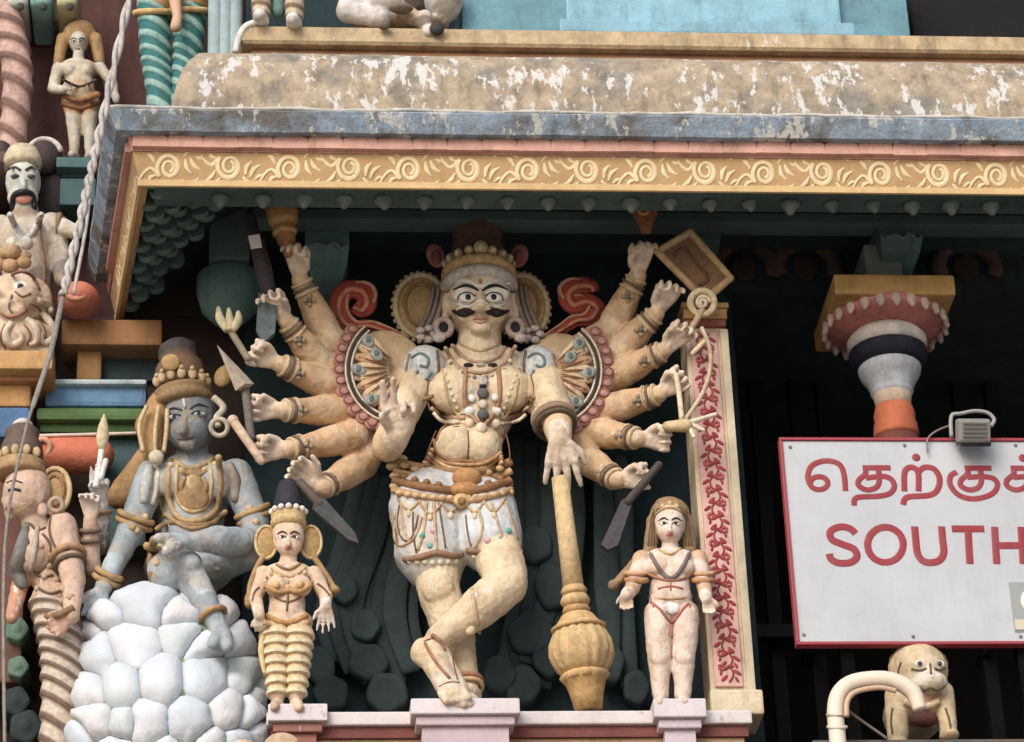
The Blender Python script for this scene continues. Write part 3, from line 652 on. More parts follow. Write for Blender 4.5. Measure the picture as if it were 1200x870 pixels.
for k in range(11): t = -1+k*.2; bead(q, bv, 563+t*34, 441-14*t*t*1.2+2, .009, C(206, 176, 120) if k % 2 else C(120, 128, 128))
pieces('bead_string', q, 'ornament_paint', st)
for s, px in ((-1, 496), (1, 632)):                                  # puffed shoulder sleeves
    K = Skin(C(196, 200, 198)); K.ell(V(px, 436, .005), (27.5*m, 28.5*m, 33*m), rot=Matrix.Rotation(RAD(-s*18), 3, 'Y')); sl_o, sv = K.build('sleeve', st, vox=.007, smooth=1, mat='ornament_paint')
    for pts, r, cl in (([(px-14, 420), (px-4, 414), (px+6, 420), (px+4, 430), (px-4, 428)], .006, C(104, 128, 130)), ([(px+10, 436), (px+2, 446), (px-8, 442), (px-6, 434)], .006, C(104, 128, 130)), ([(px-s*16, 412), (px-s*18, 436), (px-s*14, 460)], .007, C(120, 92, 70)), ([(px+s*16, 416), (px+s*20, 440), (px+s*12, 462)], .007, C(150, 120, 86)), ([(px-12, 464), (px, 468), (px+12, 464)], .009, C(160, 124, 84)), ([(px-8, 452), (px+2, 456), (px+10, 450)], .005, C(104, 128, 130))):
        q = G(cl); draw(q, sv, pts, r); add('sleeve_line', q, 'ornament_paint', sl_o)

# fan sleeves
BR = C(112, 70, 46)
for s, cx, cy in ((-1, 470, 432), (1, 640, 435)):
    A = lambda r, a, y=-.075: V(cx+s*r*math.cos(RAD(a)), cy-r*math.sin(RAD(a)), y)
    q = G(C(206, 172, 128)); c = V(cx, cy, -.03); q.ell(c+Vector((s*.06, .03, -.03)), (.17, .04, .215), n=24); fan = add('fan_sleeve', q, 'statue_paint', st)
    for k, a in enumerate(np.linspace(-78, 42, 10)):          # feathers
        q = G((C(212, 182, 138), C(200, 158, 112), C(206, 174, 132))[k % 3]); q.tube([A(14, a, -.07), A(30, a, -.085), A(46, a, -.088), A(57, a, -.07)], [.006, .016, .024, .012], n=8, flat=((0, 1, 0), .45)); f_ = add('feather', q, 'ornament_paint', fan)
        q = G(C(150, 96, 62)); q.tube([A(18, a, -.088), A(34, a, -.1), A(52, a, -.094)], [.003, .004, .002], n=5); add('feather_rib', q, 'ornament_paint', f_)
    for r, cl, t in ((58, C(206, 198, 180), .005), (61.5, C(62, 52, 48), .005), (65, C(206, 190, 160), .005)):
        q = G(cl); q.tube([A(r, a, -.08) for a in np.linspace(-84, 50, 18)], t, n=6); add('fan_border', q, 'ornament_paint', fan)
    for a in np.linspace(-82, 38, 13):
        p = A(72.5, a, -.06); q = G(C(184, 130, 118)); q.ell(p, (.030, .018, .028), rot=Matrix.Rotation(-s*RAD(a), 3, 'Y'), n=12, m=8); f_ = add('fan_scale', q, 'ornament_paint', fan)
        q = G(C(150, 92, 84)); q.tube([p+Vector((.018*math.cos(t), -.015, .017*math.sin(t))) for t in np.linspace(0, 2*math.pi, 12, endpoint=False)], .004, n=5, closed=True); add('scale_line', q, 'ornament_paint', f_)
    for r, a in ((50, 40), (33, 30), (50, -2), (50, -46)):
        p = A(r, a, -.095); q = G(C(150, 156, 148)); q.ell(p, (.024, .012, .032), n=12, m=8, rot=Matrix.Rotation(s*RAD(60-a), 3, 'Y')); f_ = add('fan_medallion', q, 'ornament_paint', fan); q = G(C(96, 116, 116)); q.ell(p+Vector((0, -.008, 0)), (.012, .008, .016), n=10, m=6); add('medallion_gem', q, 'ornament_paint', f_)

# red ribbons beside the head
for s, pts, crl in ((-1, [(474, 398), (450, 388), (430, 382), (412, 384), (399, 372), (398, 352), (408, 340), (424, 342), (430, 354), (424, 364), (414, 360)], None), (1, [(640, 398), (660, 386), (676, 376), (692, 374), (700, 362), (688, 354), (672, 358), (666, 346), (676, 336), (692, 336), (696, 342)], None)):
    q = G(C(186, 66, 48)); P = bez(pts, 5); n_ = len(P); rr = list(np.interp(np.linspace(0, 1, n_), [0, .3, .6, .85, 1], [.018, .032, .044, .042, .022]))
    q.tube([V(p[0], p[1], .06) for p in P], rr, n=10, flat=((0, 1, 0), .5))
    q.tube([V(p[0], p[1], .035) for p in P], [r*.28 for r in rr], C(214, 132, 104), n=6); q.tube([V(p[0]-s*rr[i]/m*.8, p[1]-rr[i]/m*.6, .05) for i, p in enumerate(P)], [r*.22 for r in rr], C(216, 158, 128), n=6)
    add('red_ribbon', q, 'ornament_paint', st)

# bracelets
for i, (E_, W_, h) in enumerate(WR):
    ax = (W_-E_).normalized(); q = G(C(206, 178, 132)); q.ring(W_-ax*.015, ax, .039, .008); q.ring(W_-ax*.036, ax, .043, .007, C(120, 96, 76)); q.ring(W_-ax*.056, ax, .046, .006)
    f = -FW*.05; c = W_-ax*.09+Vector(f)
    for j in range(4): t = j*math.pi/2; q.ell(c+(RT*math.cos(t)+UP*math.sin(t))*.017, .011, C(170, 140, 106), n=8, m=6)
    q.ell(c-FW*.004, .011, C(110, 112, 108), n=8, m=6); add('bracelet', q, 'ornament_paint', st)
q = G(C(150, 120, 92)); ax = V(652, 492, -.12)-V(634, 434, .02); c = V(650, 494, -.12)
q.ring(c, ax, .078, .012); q.ring(c+ax.normalized()*.025, ax, .074, .010, C(96, 78, 62)); q.ring(c-ax.normalized()*.025, ax, .08, .010, C(206, 184, 150)); add('armlet', q, 'ornament_paint', st)

# shorts, belt
K = Skin(C(196, 204, 210)); K.ell(V(529, 586, .035), (63*m, 46*m, 38*m)); K.cap(V(504, 596, .015), V(507, 640, -.02), 48*m, 40*m); K.cap(V(564, 600, -.005), V(575, 636, -.06), 42*m, 37*m)
K.cap(V(503, 645, -.02), V(507, 654, -.03), 41*m, 38*m, C(200, 196, 190))
shorts, kv = K.build('shorts', st, vox=.007, smooth=3)
q = G(C(190, 160, 116))
for pts in ([(470, 590), (474, 620), (480, 636)], [(500, 588), (497, 620), (490, 645)], [(508, 588), (510, 620), (512, 648)], [(560, 596), (566, 620), (556, 644)], [(576, 590), (584, 615), (592, 640)], [(592, 588), (600, 612), (606, 634)], [(463, 600), (462, 630), (470, 640), (486, 630), (494, 606)]): draw(q, kv, pts, .006)
for pts in ([(468, 592), (466, 618), (474, 634), (484, 628), (490, 604)], [(514, 590), (518, 615), (522, 642)], [(546, 604), (548, 624), (552, 640)], [(484, 600), (484, 625), (488, 648)]): draw(q, kv, pts, .0038, C(110, 86, 66))
pieces('pleat', q, 'ornament_paint', shorts)
q = G(C(150, 112, 80)); draw(q, kv, [(474, 656), (490, 654), (512, 648), (530, 652), (541, 650)], .013); draw(q, kv, [(548, 646), (570, 646), (590, 638), (611, 642)], .013)
for px in range(480, 540, 9): bead(q, kv, px, 659-abs(px-508)*.05, .011, C(230, 216, 180))
for px in range(556, 612, 9): bead(q, kv, px, 652-(px-556)*.12, .011, C(230, 216, 180))
pieces('hem_bead', q, 'ornament_paint', shorts)
q = G(C(86, 168, 164)); 
for px, py in ((495, 628), (504, 640), (596, 622), (586, 632)): bead(q, kv, px, py, .012)
for px, py in ((508, 622), (572, 634)): bead(q, kv, px, py, .014, C(206, 160, 160))
pieces('shorts_jewel', q, 'ornament_paint', shorts)
q = G(C(190, 146, 84))
for j, (dy, r) in enumerate(((0, .018), (11, .016), (22, .018), (33, .014))): draw(q, kv if j > 1 else bv, [(462+j*-1, 541+dy), (485, 547+dy), (525, 553+dy), (560, 553+dy), (590, 545+dy), (599, 541+dy)], r, (C(166, 122, 72), C(196, 156, 100), C(146, 100, 56), C(190, 146, 92))[j], lift=.004, default=-.06)
belt = add('belt', q, 'ornament_paint', st)
for j in range(4):
    q = G((C(196, 150, 92), C(214, 178, 126), C(170, 122, 74), C(206, 166, 110))[j]); draw(q, bv, [(506+j*-3, 527+j*5), (520, 541+j*5), (545, 545+j*6), (568, 543+j*5), (588, 530+j*4)], .0085, lift=.003); add('waist_ring', q, 'ornament_paint', belt)
q = G(C(186, 132, 62)); 
for px, py, a, b_ in ((547, 548, 14, 9), (547, 560, 17, 12), (545, 574, 18, 9)): q.ell(hit(kv, px, py, .02, -.12), (a*m, .03, b_*m))
q.ell(hit(kv, 541, 587, .02, -.12), (10*m, .025, 10*m), C(206, 170, 110)); q.ell(hit(kv, 541, 587, .045, -.12), (5*m, .01, 5*m), C(150, 110, 60)); add('buckle', q, 'ornament_paint', belt)
q = G(C(206, 164, 104))
for px in range(468, 600, 10): q.ell(hit(kv, px, 577+7*math.sin((px-460)/140*math.pi), .008, -.08), (.015, .013, .012), C(214, 180, 126))
for px, py in ((462, 547), (466, 558), (466, 570), (468, 538), (592, 568), (583, 556)): q.ell(hit(bv, px, py, .006, -.05), (.032, .02, .017), C(206, 172, 126))
pieces('belt_bead', q, 'ornament_paint', belt)
q = G(C(196, 156, 100))                                             # hanging loops and tassels under the belt
for x0_, x1_, dip in ((466, 492, 14), (490, 518, 16), (516, 540, 12), (545, 568, 14), (566, 592, 16)):
    yb = lambda x: 582+7*math.sin((x-460)/140*math.pi)
    draw(q, kv, [(x0_, yb(x0_)), ((x0_+x1_)/2, (yb(x0_)+yb(x1_))/2+dip), (x1_, yb(x1_))], .0055, default=-.1)
    q.ell(hit(kv, (x0_+x1_)/2, (yb(x0_)+yb(x1_))/2+dip+3, .004, -.1), (.010, .008, .015), C(222, 196, 146), n=8, m=6)
pieces('belt_loop', q, 'ornament_paint', belt)
q = G(C(176, 132, 78))
for px, py_ in ((474, 546), (486, 550), (500, 553), (514, 556), (572, 554), (586, 549)): q.ell(hit(bv, px, py_, .012, -.08), (.017, .012, .012), C(206, 166, 106), n=10, m=6); q.ell(hit(kv, px, py_+12, .012, -.08), (.015, .012, .013), C(150, 104, 60), n=10, m=6)
pieces('belt_boss', q, 'ornament_paint', belt)
q = G(C(170, 112, 70)); q.ring(V(545, 801, -.085), V(545, 801, -.085)-V(538, 760, -.05), .060, .012); q.ring(V(545, 807, -.088), V(545, 801, -.085)-V(538, 760, -.05), .064, .009, C(206, 170, 120)); add('anklet', q, 'ornament_paint', st)
q = G(C(166, 116, 78)); draw(q, bv, [(498, 754), (510, 775), (527, 795)], .006); draw(q, bv, [(506, 744), (516, 752), (521, 762)], .008); draw(q, bv, [(553, 691), (556, 710), (560, 730), (562, 742)], .007, C(206, 176, 130)); bead(q, bv, 551, 739, .02, C(216, 186, 140)); pieces('leg_cord', q, 'ornament_paint', st)
# ================================================================== what the many hands hold
def single(name, g, label, cat, mat='ornament_paint', group=None, smooth=True):
    return tag(add(name, g, mat, smooth=smooth), label, cat, group)
def strip(g, pts, y, t, col=None):              # flat outline drawn in the picture, t metres thick, leaning like its plane y
    P = [V(p[0], p[1], y) for p in pts]; n = len(P); d = Vector((0, t/2, 0))
    return g.raw([p-d for p in P]+[p+d for p in P], [tuple(range(n))]+[tuple(range(2*n-1, n-1, -1))]+[(i+n, (i+1) % n+n, (i+1) % n, i) for i in range(n)], col)
def axis_lathe(g, p0, p1, prof, col=None, n=24, **k):  # profile (t along axis 0..1, radius px)
    a = V(*p0); b = V(*p1); L_ = (b-a).length
    return g.lathe([(r*M, t*L_) for t, r in prof], a, n=n, col=col, axis=(b-a), **k)
HY = -.19
# drum-shaped handbell, top left hand
b = thing('hand_drum', V(340, 296, HY), 'brown ribbed hand drum held up by the topmost hand near the drum-shaped bracket', 'drum')
g = G(C(176, 118, 56)); axis_lathe(g, (338, 300, HY), (329, 238, HY), [(0, 5), (.2, 6), (.24, 10), (.42, 11), (.48, 14), (.6, 12), (.66, 17), (.9, 19), (1, 15)], ribs=10, ribamp=.06); add('drum_body', g, 'ornament_paint', b)
g = G(C(206, 160, 90)); axis_lathe(g, (334, 276, HY), (330, 250, HY), [(0, 12), (.1, 15), (.25, 12), (.5, 15.5), (.62, 17), (.75, 16), (1, 19.5)]); add('drum_rim', g, 'ornament_paint', b)
b = thing('dark_club', V(306, 400, HY), 'dark purple-grey club with a small white tag, held beside the drum hand', 'club')
g = G(C(58, 50, 58)); axis_lathe(g, (316, 348, HY), (292, 246, HY), [(0, 9), (.3, 10.5), (.6, 9.5), (.68, 7), (.9, 6), (1, 3)], n=12); add('club_head', g, 'ornament_paint', b)
g = G(C(92, 104, 106)); strip(g, [(303, 345), (326, 345), (322, 392), (308, 404), (300, 388)], HY+.03, .03); add('blade', g, 'ornament_paint', b, smooth=False)
g = G(C(224, 222, 218)); strip(g, [(291, 277), (304, 275), (307, 290), (294, 292)], HY-.045, .006); add('white_tag', g, 'plain_paint', b, smooth=False)
b = thing('lotus_bud', V(270, 400, HY), 'cream three-petalled bud held in a fist above the spear blade', 'bud')
for pts, rr in (([(256, 360), (258, 374), (267, 387)], [2, 5.5, 5]), ([(268, 361), (269, 374), (269, 388)], [1.5, 5, 6]), ([(279, 365), (279, 376), (271, 388)], [2, 5.5, 5])):
    g = G(C(204, 190, 146)); P = bez(pts, 5); g.tube([V(p[0], p[1], HY-.01) for p in P], [r*M for r in np.interp(np.linspace(0, 1, len(P)), [0, .5, 1], rr)], n=8); add('petal', g, 'ornament_paint', b)
g = G(C(150, 140, 110)); g.cap(V(269, 386, HY), V(290, 420, HY), 4*M, 4*M); add('stem', g, 'ornament_paint', b)
b = thing('spear', V(288, 500, HY), 'grey stone-coloured spear with a triangular blade beside the blue seated statue', 'spear')
g = G(C(172, 156, 138)); q0, q1, q2 = V(254, 404, HY-.02), V(276, 458, HY-.02), V(298, 450, HY-.02); mid = (q1+q2)/2+Vector((0, -.03, 0)); bk = (q1+q2)/2+Vector((0, .03, 0)); g.raw([q0, q1, q2, mid, bk], [(0, 1, 3), (0, 3, 2), (0, 2, 4), (0, 4, 1), (1, 4, 2, 3)]); add('spear_blade', g, 'ornament_paint', b, smooth=False)
g = G(C(110, 104, 98)); g.cap(V(287, 452, HY), V(294, 512, HY), 5*M, 5*M, n=10); add('spear_shaft', g, 'ornament_paint', b)
g = G(C(214, 180, 150)); g.cap(V(273, 493, HY-.03), V(306, 540, HY-.02), 5.5*M, 5*M, n=10); g.ell(V(273, 493, HY-.03), 6.5*M); single('short_rod', g, 'short pale rod gripped by the hand just below the spear hand', 'rod')
b = thing('dagger', V(372, 590, -.22), 'dark blade pointing down from the hand over the crowned attendant', 'dagger')
g = G(C(70, 72, 74)); strip(g, [(370, 582), (380, 586), (416, 626), (420, 638), (408, 634), (366, 598)], -.2, .025); add('blade', g, 'ornament_paint', b, smooth=False)
g = G(C(96, 82, 70)); g.cap(V(352, 566, -.2), V(374, 590, -.2), 5*M, 6*M, n=10); add('hilt', g, 'ornament_paint', b)
# right side
b = thing('flame_bowl', V(756, 268, HY), 'brown flame-shaped emblem with a loop, held up under the eave edge', 'emblem')
g = G(C(150, 96, 46)); axis_lathe(g, (757, 274, HY), (754, 224, HY), [(0, 6), (.2, 8), (.45, 15), (.75, 17), (.95, 14), (1, 9)], sq=.6); add('bowl', g, 'ornament_paint', b)
g = G(C(200, 140, 64)); g.tube([V(754+7*math.cos(t)*(1 if math.sin(t) < 0 else .8), 240-11*math.sin(t), HY-.045) for t in np.linspace(0, 2*math.pi, 18, endpoint=False)], 2.4*M, closed=True); add('loop', g, 'ornament_paint', b)
b = thing('square_shield', V(800, 340, HY), 'tilted square tan shield with raised rim beside the pilaster capital', 'shield')
qp = [(770, 295), (809, 272), (856, 326), (826, 352)]; ctr = (815, 311)
g = G(C(150, 112, 80)); strip(g, [(ctr[0]+(p[0]-ctr[0])*.93, ctr[1]+(p[1]-ctr[1])*.93) for p in qp], HY+.03, .02); add('shield_face', g, 'ornament_paint', b, smooth=False)
for i in range(4): g = G(C(206, 170, 116)); g.cap(V(*qp[i], HY+.015), V(*qp[(i+1) % 4], HY+.015), 4.5*M, 4.5*M, n=8); add('rim', g, 'ornament_paint', b)
g = G(C(130, 84, 64)); g.tube([V(790+p[0], 300+p[1], HY+.015) for p in bez([(0, 0), (12, -8), (26, 8), (40, 26), (30, 34)], 5)], 2*M); add('face_line', g, 'ornament_paint', b)
b = thing('discus', V(820, 378, HY), 'cream ring-shaped discus with spiral centre above the open right hand', 'discus')
g = G(C(214, 190, 148)); c = V(823, 355, HY-.02); g.ring(c, -FW, 14*M, 4.2*M, n=24, k=8); add('outer_ring', g, 'ornament_paint', b)
g = G(C(224, 206, 176)); g.tube([c-FW*.004+(RT*math.cos(t)+UP*math.sin(t))*(9*math.exp(-.13*t))*M for t in np.linspace(0, 11, 30)], 2.4*M, n=6); add('spiral', g, 'ornament_paint', b)
g = G(C(190, 160, 120)); g.cap(c+UP*-.03, V(806, 392, HY), 4*M, 4*M, n=8); add('handle', g, 'ornament_paint', b)
b = thing('bow', V(802, 498, HY), 'thin curved cream bow leaning against the red floral pilaster', 'bow')
g = G(C(206, 184, 150)); g.tube([V(p[0], p[1], HY-.03) for p in bez([(822, 384), (830, 402), (833, 425), (828, 450), (817, 472), (801, 494)], 6)], 2.6*M, n=8); add('limb', g, 'ornament_paint', b)
g = G(C(222, 200, 160)); g.tube([V(p[0], p[1], HY-.045) for p in bez([(792, 438), (796, 462), (799, 492)], 6)], 3.2*M, n=8); add('grip', g, 'ornament_paint', b)
g = G(C(222, 196, 150)); g.cap(V(812, 414, HY-.02), V(826, 400, HY-.02), 3*M, 3.4*M, n=8); add('tip', g, 'ornament_paint', b)
b = thing('arrow_sheaf', V(798, 508, HY), 'cream forked arrow held across the pilaster beneath the bow', 'arrow')
g = G(C(206, 176, 130)); g.cap(V(782, 500, HY-.03), V(804, 499, HY-.05), 6*M, 8*M, n=10); add('socket', g, 'ornament_paint', b)
for p in ((838, 486), (813, 512), (824, 504)): g = G(C(222, 206, 176)); g.cap(V(806, 496, HY-.05), V(p[0], p[1], HY-.06), 3.4*M, 2.6*M, n=8); add('prong', g, 'ornament_paint', b)
b = thing('short_sword', V(740, 580, HY), 'dark short sword pointing down behind the plain-haired attendant', 'sword')
g = G(C(70, 68, 72)); strip(g, [(744, 580), (728, 588), (704, 640), (712, 646), (724, 640)], -.17, .025); add('blade', g, 'ornament_paint', b, smooth=False)
g = G(C(78, 66, 66)); g.cap(V(772, 545, HY-.02), V(736, 588, HY+.01), 4.5*M, 5*M, n=10); add('hilt', g, 'ornament_paint', b)
# the mace
mc = thing('mace', V(690, 833, -.14), 'tall ochre mace with fluted round head, standing under the downturned hand', 'mace')
A0, A1 = (690, 833, -.14), (656, 560, -.215)
def mseg(nm, t, col, **k): g = G(col); axis_lathe(g, A0, A1, t, **k); add(nm, g, 'ornament_paint', mc)
py = lambda y: (833-y)/273
mseg('spike', [(py(832), 14), (py(815), 17), (py(800), 21), (py(797), 24)], C(196, 152, 84), ribs=10, ribamp=.10)
mseg('lower_collar', [(py(799), 24), (py(794), 28), (py(790), 24)], C(214, 172, 104))
mseg('head', [(py(791), 23), (py(783), 29), (py(770), 34), (py(757), 33), (py(745), 28), (py(739), 24)], C(204, 168, 108), n=64, ribs=16, ribamp=.09)
mseg('shoulder', [(py(741), 30), (py(738), 31), (py(734), 25), (py(724), 18), (py(722), 15)], C(206, 166, 100))
mseg('ring', [(py(722), 14), (py(718), 16), (py(714), 14)], C(186, 146, 86)); mseg('ring', [(py(713), 14), (py(707), 17), (py(701), 14)], C(210, 172, 112)); mseg('ring', [(py(700), 13), (py(695), 15), (py(690), 12)], C(198, 160, 100))
mseg('shaft', [(py(691), 12), (py(640), 11), (py(560), 9.5)], C(206, 174, 118), n=10)
# ================================================================== the two attendants on the ledge
def face(st_, bvh, cx, cy, k, lip=C(176, 60, 56), white=True, brow=BLACK):   # k: half width of the face in px
    for s in (-1, 1):
        p = hit(bvh, cx+s*k*.42, cy, .0); q = G(C(226, 222, 214)); q.ell(p, (k*.25*M, .003, k*.12*M), n=12, m=8); e = add('eye', q, 'plain_paint', st_)
        q = G(BLACK); q.ell(p+Vector((0, -.003, 0)), (k*.10*M, .002, k*.11*M), n=10, m=6); add('pupil', q, 'plain_paint', e); q = G(BLACK); draw(q, bvh, [(cx+s*k*.16, cy), (cx+s*k*.42, cy-k*.14), (cx+s*k*.7, cy)], .002); add('eyelid_line', q, 'plain_paint', st_)
        q = G(brow); draw(q, bvh, [(cx+s*k*.12, cy-k*.26), (cx+s*k*.42, cy-k*.42), (cx+s*k*.78, cy-k*.22)], [.002, k*.06*M, .002]); add('eyebrow', q, 'plain_paint', st_)
    q = G(lip); draw(q, bvh, [(cx-k*.26, cy+k*.72), (cx, cy+k*.78), (cx+k*.26, cy+k*.72)], [.002, k*.09*M, .002]); add('lips', q, 'plain_paint', st_)
y0 = -.17
a1 = thing('attendant_statue', V(338, 832, y0), 'small crowned woman attendant statue in tiered yellow leggings, beside the white boulders', 'statue', 'attendants flanking the large statue')
B = Skin(C(222, 190, 160)); m = M
B.ell(V(338, 629, y0), (18*m, 19*m, 23*m)); B.ell(V(338, 640, y0-.025), (14*m, 12*m, 12*m)); B.cap(V(338, 632, y0-.06), V(338, 638, y0-.068), 2*m, 3*m, n=8); B.cap(V(338, 650, y0), V(337, 664, y0+.01), 9*m, 11*m)
B.ell(V(338, 676, y0+.01), (31*m, 17*m, 17*m)); B.ell(V(324, 688, y0-.04), 12*m); B.ell(V(352, 687, y0-.04), 12*m); B.cap(V(337, 690, y0+.01), V(336, 722, y0+.01), 19*m, 21*m); B.ell(V(336, 730, y0+.01), (29*m, 19*m, 17*m))
for s in (-1, 1):
    B.cap(V(336+s*13, 735, y0), V(336+s*11, 815, y0), 15*m, 9*m); B.cap(V(336+s*11, 826, y0), V(336+s*14, 829, y0-.055), 7.5*m, 5.5*m)
    sh = V(338+s*31, 672, y0+.01)
B.cap(V(309, 672, y0), V(300, 702, y0-.02), 9*m, 7.5*m); B.cap(V(300, 702, y0-.02), V(304, 722, y0-.08), 7.5*m, 6*m); hand(B, V(304, 722, y0-.08), -UP+RT*.1, FW, .075, 'loose', -1, PALE)
B.cap(V(368, 672, y0), V(382, 699, y0-.01), 9*m, 7.5*m); B.cap(V(382, 699, y0-.01), V(382, 712, y0-.05), 7.5*m, 6*m); hand(B, V(382, 709, y0-.06), -UP, -FW, .10, 'open', 1, C(230, 214, 206))
_, bv = B.build('body', a1, vox=.0042, smooth=3)
face(a1, bv, 338, 630, 17)
q = G(C(206, 172, 110)); hc = V(338, 616, y0); q.lathe([(.058, -.012), (.066, 0), (.068, .012), (.062, .02), (.066, .034), (.06, .045)], hc, n=24); cr = add('crown_band', q, 'ornament_paint', a1)
for i in range(-3, 4): q = G(C(230, 222, 204)); q.ell(hc+Vector((.064*math.sin(i*.45), -.064*math.cos(i*.45), .05)), .0125, n=8, m=6); add('crown_bead', q, 'ornament_paint', cr)
q = G(C(46, 44, 58)); q.lathe([(.058, .04), (.054, .09), (.046, .14), (.036, .175), (.014, .19)], hc, n=24); add('dark_cap', q, 'ornament_paint', a1)
for s in (-1, 1):
    q = G(C(176, 140, 76)); c = V(338+s*26, 637, y0+.03); q.ell(c, (.042, .02, .07)); q.tube([c+Vector((.040*math.cos(t), -.012, .066*math.sin(t))) for t in np.linspace(0, 2*math.pi, 20, endpoint=False)], .006, C(206, 178, 124), closed=True); add('hair_disc', q, 'ornament_paint', a1)
    q = G(C(170, 132, 76)); q.tube([V(p[0], p[1], y0+.02) for p in bez([(338+s*28, 650), (338+s*40, 668), (338+s*50, 684), (338+s*55, 696)] if s > 0 else [(310, 650), (300, 668), (293, 690), (294, 712)], 5)], [.012]*12+[.02, .022, .022, .016], n=8); add('hair_lock', q, 'ornament_paint', a1)
q = G(C(196, 150, 84)); draw(q, bv, [(312, 686), (325, 694), (338, 692), (352, 693), (364, 685)], .012); 
for px, py_ in ((324, 686), (352, 685), (338, 690)): bead(q, bv, px, py_, .015, C(214, 170, 100))
add('bodice', q, 'ornament_paint', a1)
q = G(C(150, 110, 70)); draw(q, bv, [(324, 662), (338, 668), (352, 661)], .006); draw(q, bv, [(318, 666), (338, 677), (358, 665)], .006, C(206, 170, 116)); add('necklace', q, 'ornament_paint', a1)
q = G(C(130, 90, 60))
for pts in ([(322, 700), (337, 706), (352, 700)], [(338, 690), (337, 705), (336, 716)], [(313, 676), (310, 690), (312, 700)], [(362, 676), (366, 690), (362, 700)], [(304, 688), (298, 694), (296, 704)], [(372, 684), (380, 690), (386, 698)]): draw(q, bv, pts, .004)
for px, py_ in ((318, 672), (328, 675), (347, 675), (357, 671), (311, 682), (366, 681), (337, 682)): bead(q, bv, px, py_, .010, C(206, 176, 120))
pieces('body_ornament', q, 'ornament_paint', a1)
q = G(C(190, 138, 70)); draw(q, bv, [(312, 722), (336, 731), (360, 721)], .011); draw(q, bv, [(310, 730), (336, 740), (362, 729)], .010, C(206, 164, 96)); draw(q, bv, [(311, 738), (336, 748), (361, 737)], .009, C(166, 116, 66)); bead(q, bv, 336, 742, .022, C(206, 160, 90)); add('belt', q, 'ornament_paint', a1)
for s in (-1, 1):                               # tiered leggings
    q = G(C(216, 176, 106)); a = V(336+s*13.5, 738, y0-.005); b_ = V(336+s*11, 816, y0-.004); prof = []
    for k in range(7):
        t0 = k/7; r0 = (17.5-7*t0); prof += [(t0, r0-1.5), (t0+.10, r0+1.2), (t0+.125, r0+1.2), (t0+.135, r0-1.2)]
    L_ = (b_-a).length; q.lathe([(r*M, t*L_) for t, r in prof], a, axis=(b_-a), n=22, cols=[C(206, 170, 112) if j % 4 == 0 else C(222, 202, 162) for j in range(len(prof))]); add('legging', q, 'ornament_paint', a1, smooth=False)
q = G(C(214, 186, 120)); q.tube([V(p[0], p[1], y0-.03) for p in bez([(312, 735), (306, 760), (310, 790)], 5)], [.012, .014, .014, .013, .012, .012, .012, .01, .01, .008, .006]); add('sash', q, 'ornament_paint', a1)

a2 = thing('attendant_statue', V(787, 826, y0), 'small bare-legged pinkish attendant statue with long ochre hair, beside the floral pilaster', 'statue', 'attendants flanking the large statue')
B = Skin(C(226, 200, 184))
B.ell(V(785, 614, y0), (18*m, 19*m, 24*m)); B.ell(V(785, 625, y0-.025), (14*m, 12*m, 12*m)); B.cap(V(785, 615, y0-.06), V(785, 622, y0-.068), 2*m, 3*m, n=8); B.cap(V(785, 634, y0), V(785, 648, y0+.01), 9*m, 11*m)
B.ell(V(785, 660, y0+.01), (35*m, 18*m, 18*m)); B.ell(V(771, 665, y0-.03), (15*m, 11*m, 12*m)); B.ell(V(799, 665, y0-.03), (15*m, 11*m, 12*m)); B.cap(V(785, 675, y0+.01), V(786, 706, y0+.01), 22*m, 24*m); B.ell(V(787, 718, y0+.01), (31*m, 20*m, 18*m)); B.ell(V(786, 696, y0-.04), (14*m, 8*m, 12*m))
for s in (-1, 1):
    B.cap(V(787+s*15, 724, y0), V(787+s*14, 770, y0-.005), 17*m, 13.5*m); B.ell(V(787+s*14, 772, y0-.03), (10*m, 7*m, 9*m)); B.cap(V(787+s*14, 770, y0), V(787+s*13, 815, y0), 13.5*m, 9*m); B.cap(V(787+s*13, 826, y0), V(787+s*15, 823, y0-.055), 8*m, 6*m)
B.cap(V(752, 656, y0), V(741, 690, y0-.02), 11*m, 8.5*m, C(206, 164, 124)); B.cap(V(741, 690, y0-.02), V(734, 698, y0-.07), 8.5*m, 7*m); hand(B, V(734, 694, y0-.08), -UP, -FW, .085, 'loose', 1, PALE)
B.cap(V(818, 656, y0), V(826, 690, y0-.02), 11*m, 8.5*m, C(206, 164, 124)); B.cap(V(826, 690, y0-.02), V(828, 702, y0-.07), 8.5*m, 7*m); hand(B, V(828, 700, y0-.08), -UP+RT*.2, -FW, .08, 'loose', -1, PALE)
_, bv = B.build('body', a2, vox=.0042, smooth=3)
face(a2, bv, 785, 614, 17, lip=C(190, 80, 80))
H = Skin(C(156, 124, 82)); H.ell(V(785, 604, y0+.025), (23*m, 21*m, 22*m)); 
for s in (-1, 1): H.cap(V(785+s*19, 610, y0+.02), V(785+s*23, 645, y0+.02), 8*m, 8*m); H.cap(V(785+s*23, 645, y0+.02), V(785+s*(38 if s < 0 else 24), 668, y0+.03), 8*m, 5*m)
H.cap(V(752, 655, y0+.03), V(722, 684, y0+.03), 8*m, 5*m); H.ell(V(719, 686, y0+.03), 7*m)
hair, hv = H.build('hair', a2, vox=.005, smooth=3, mat='ornament_paint')
q = G(C(112, 84, 54))
for s in (-1, 1):
    for o_ in (0, 4, 8): draw(q, hv, [(785+s*(10+o_), 594+o_*.4), (785+s*(18+o_*.6), 612), (785+s*(19+o_*.8), 640)], .0032, default=y0)
pieces('hair_strand', q, 'ornament_paint', hair)
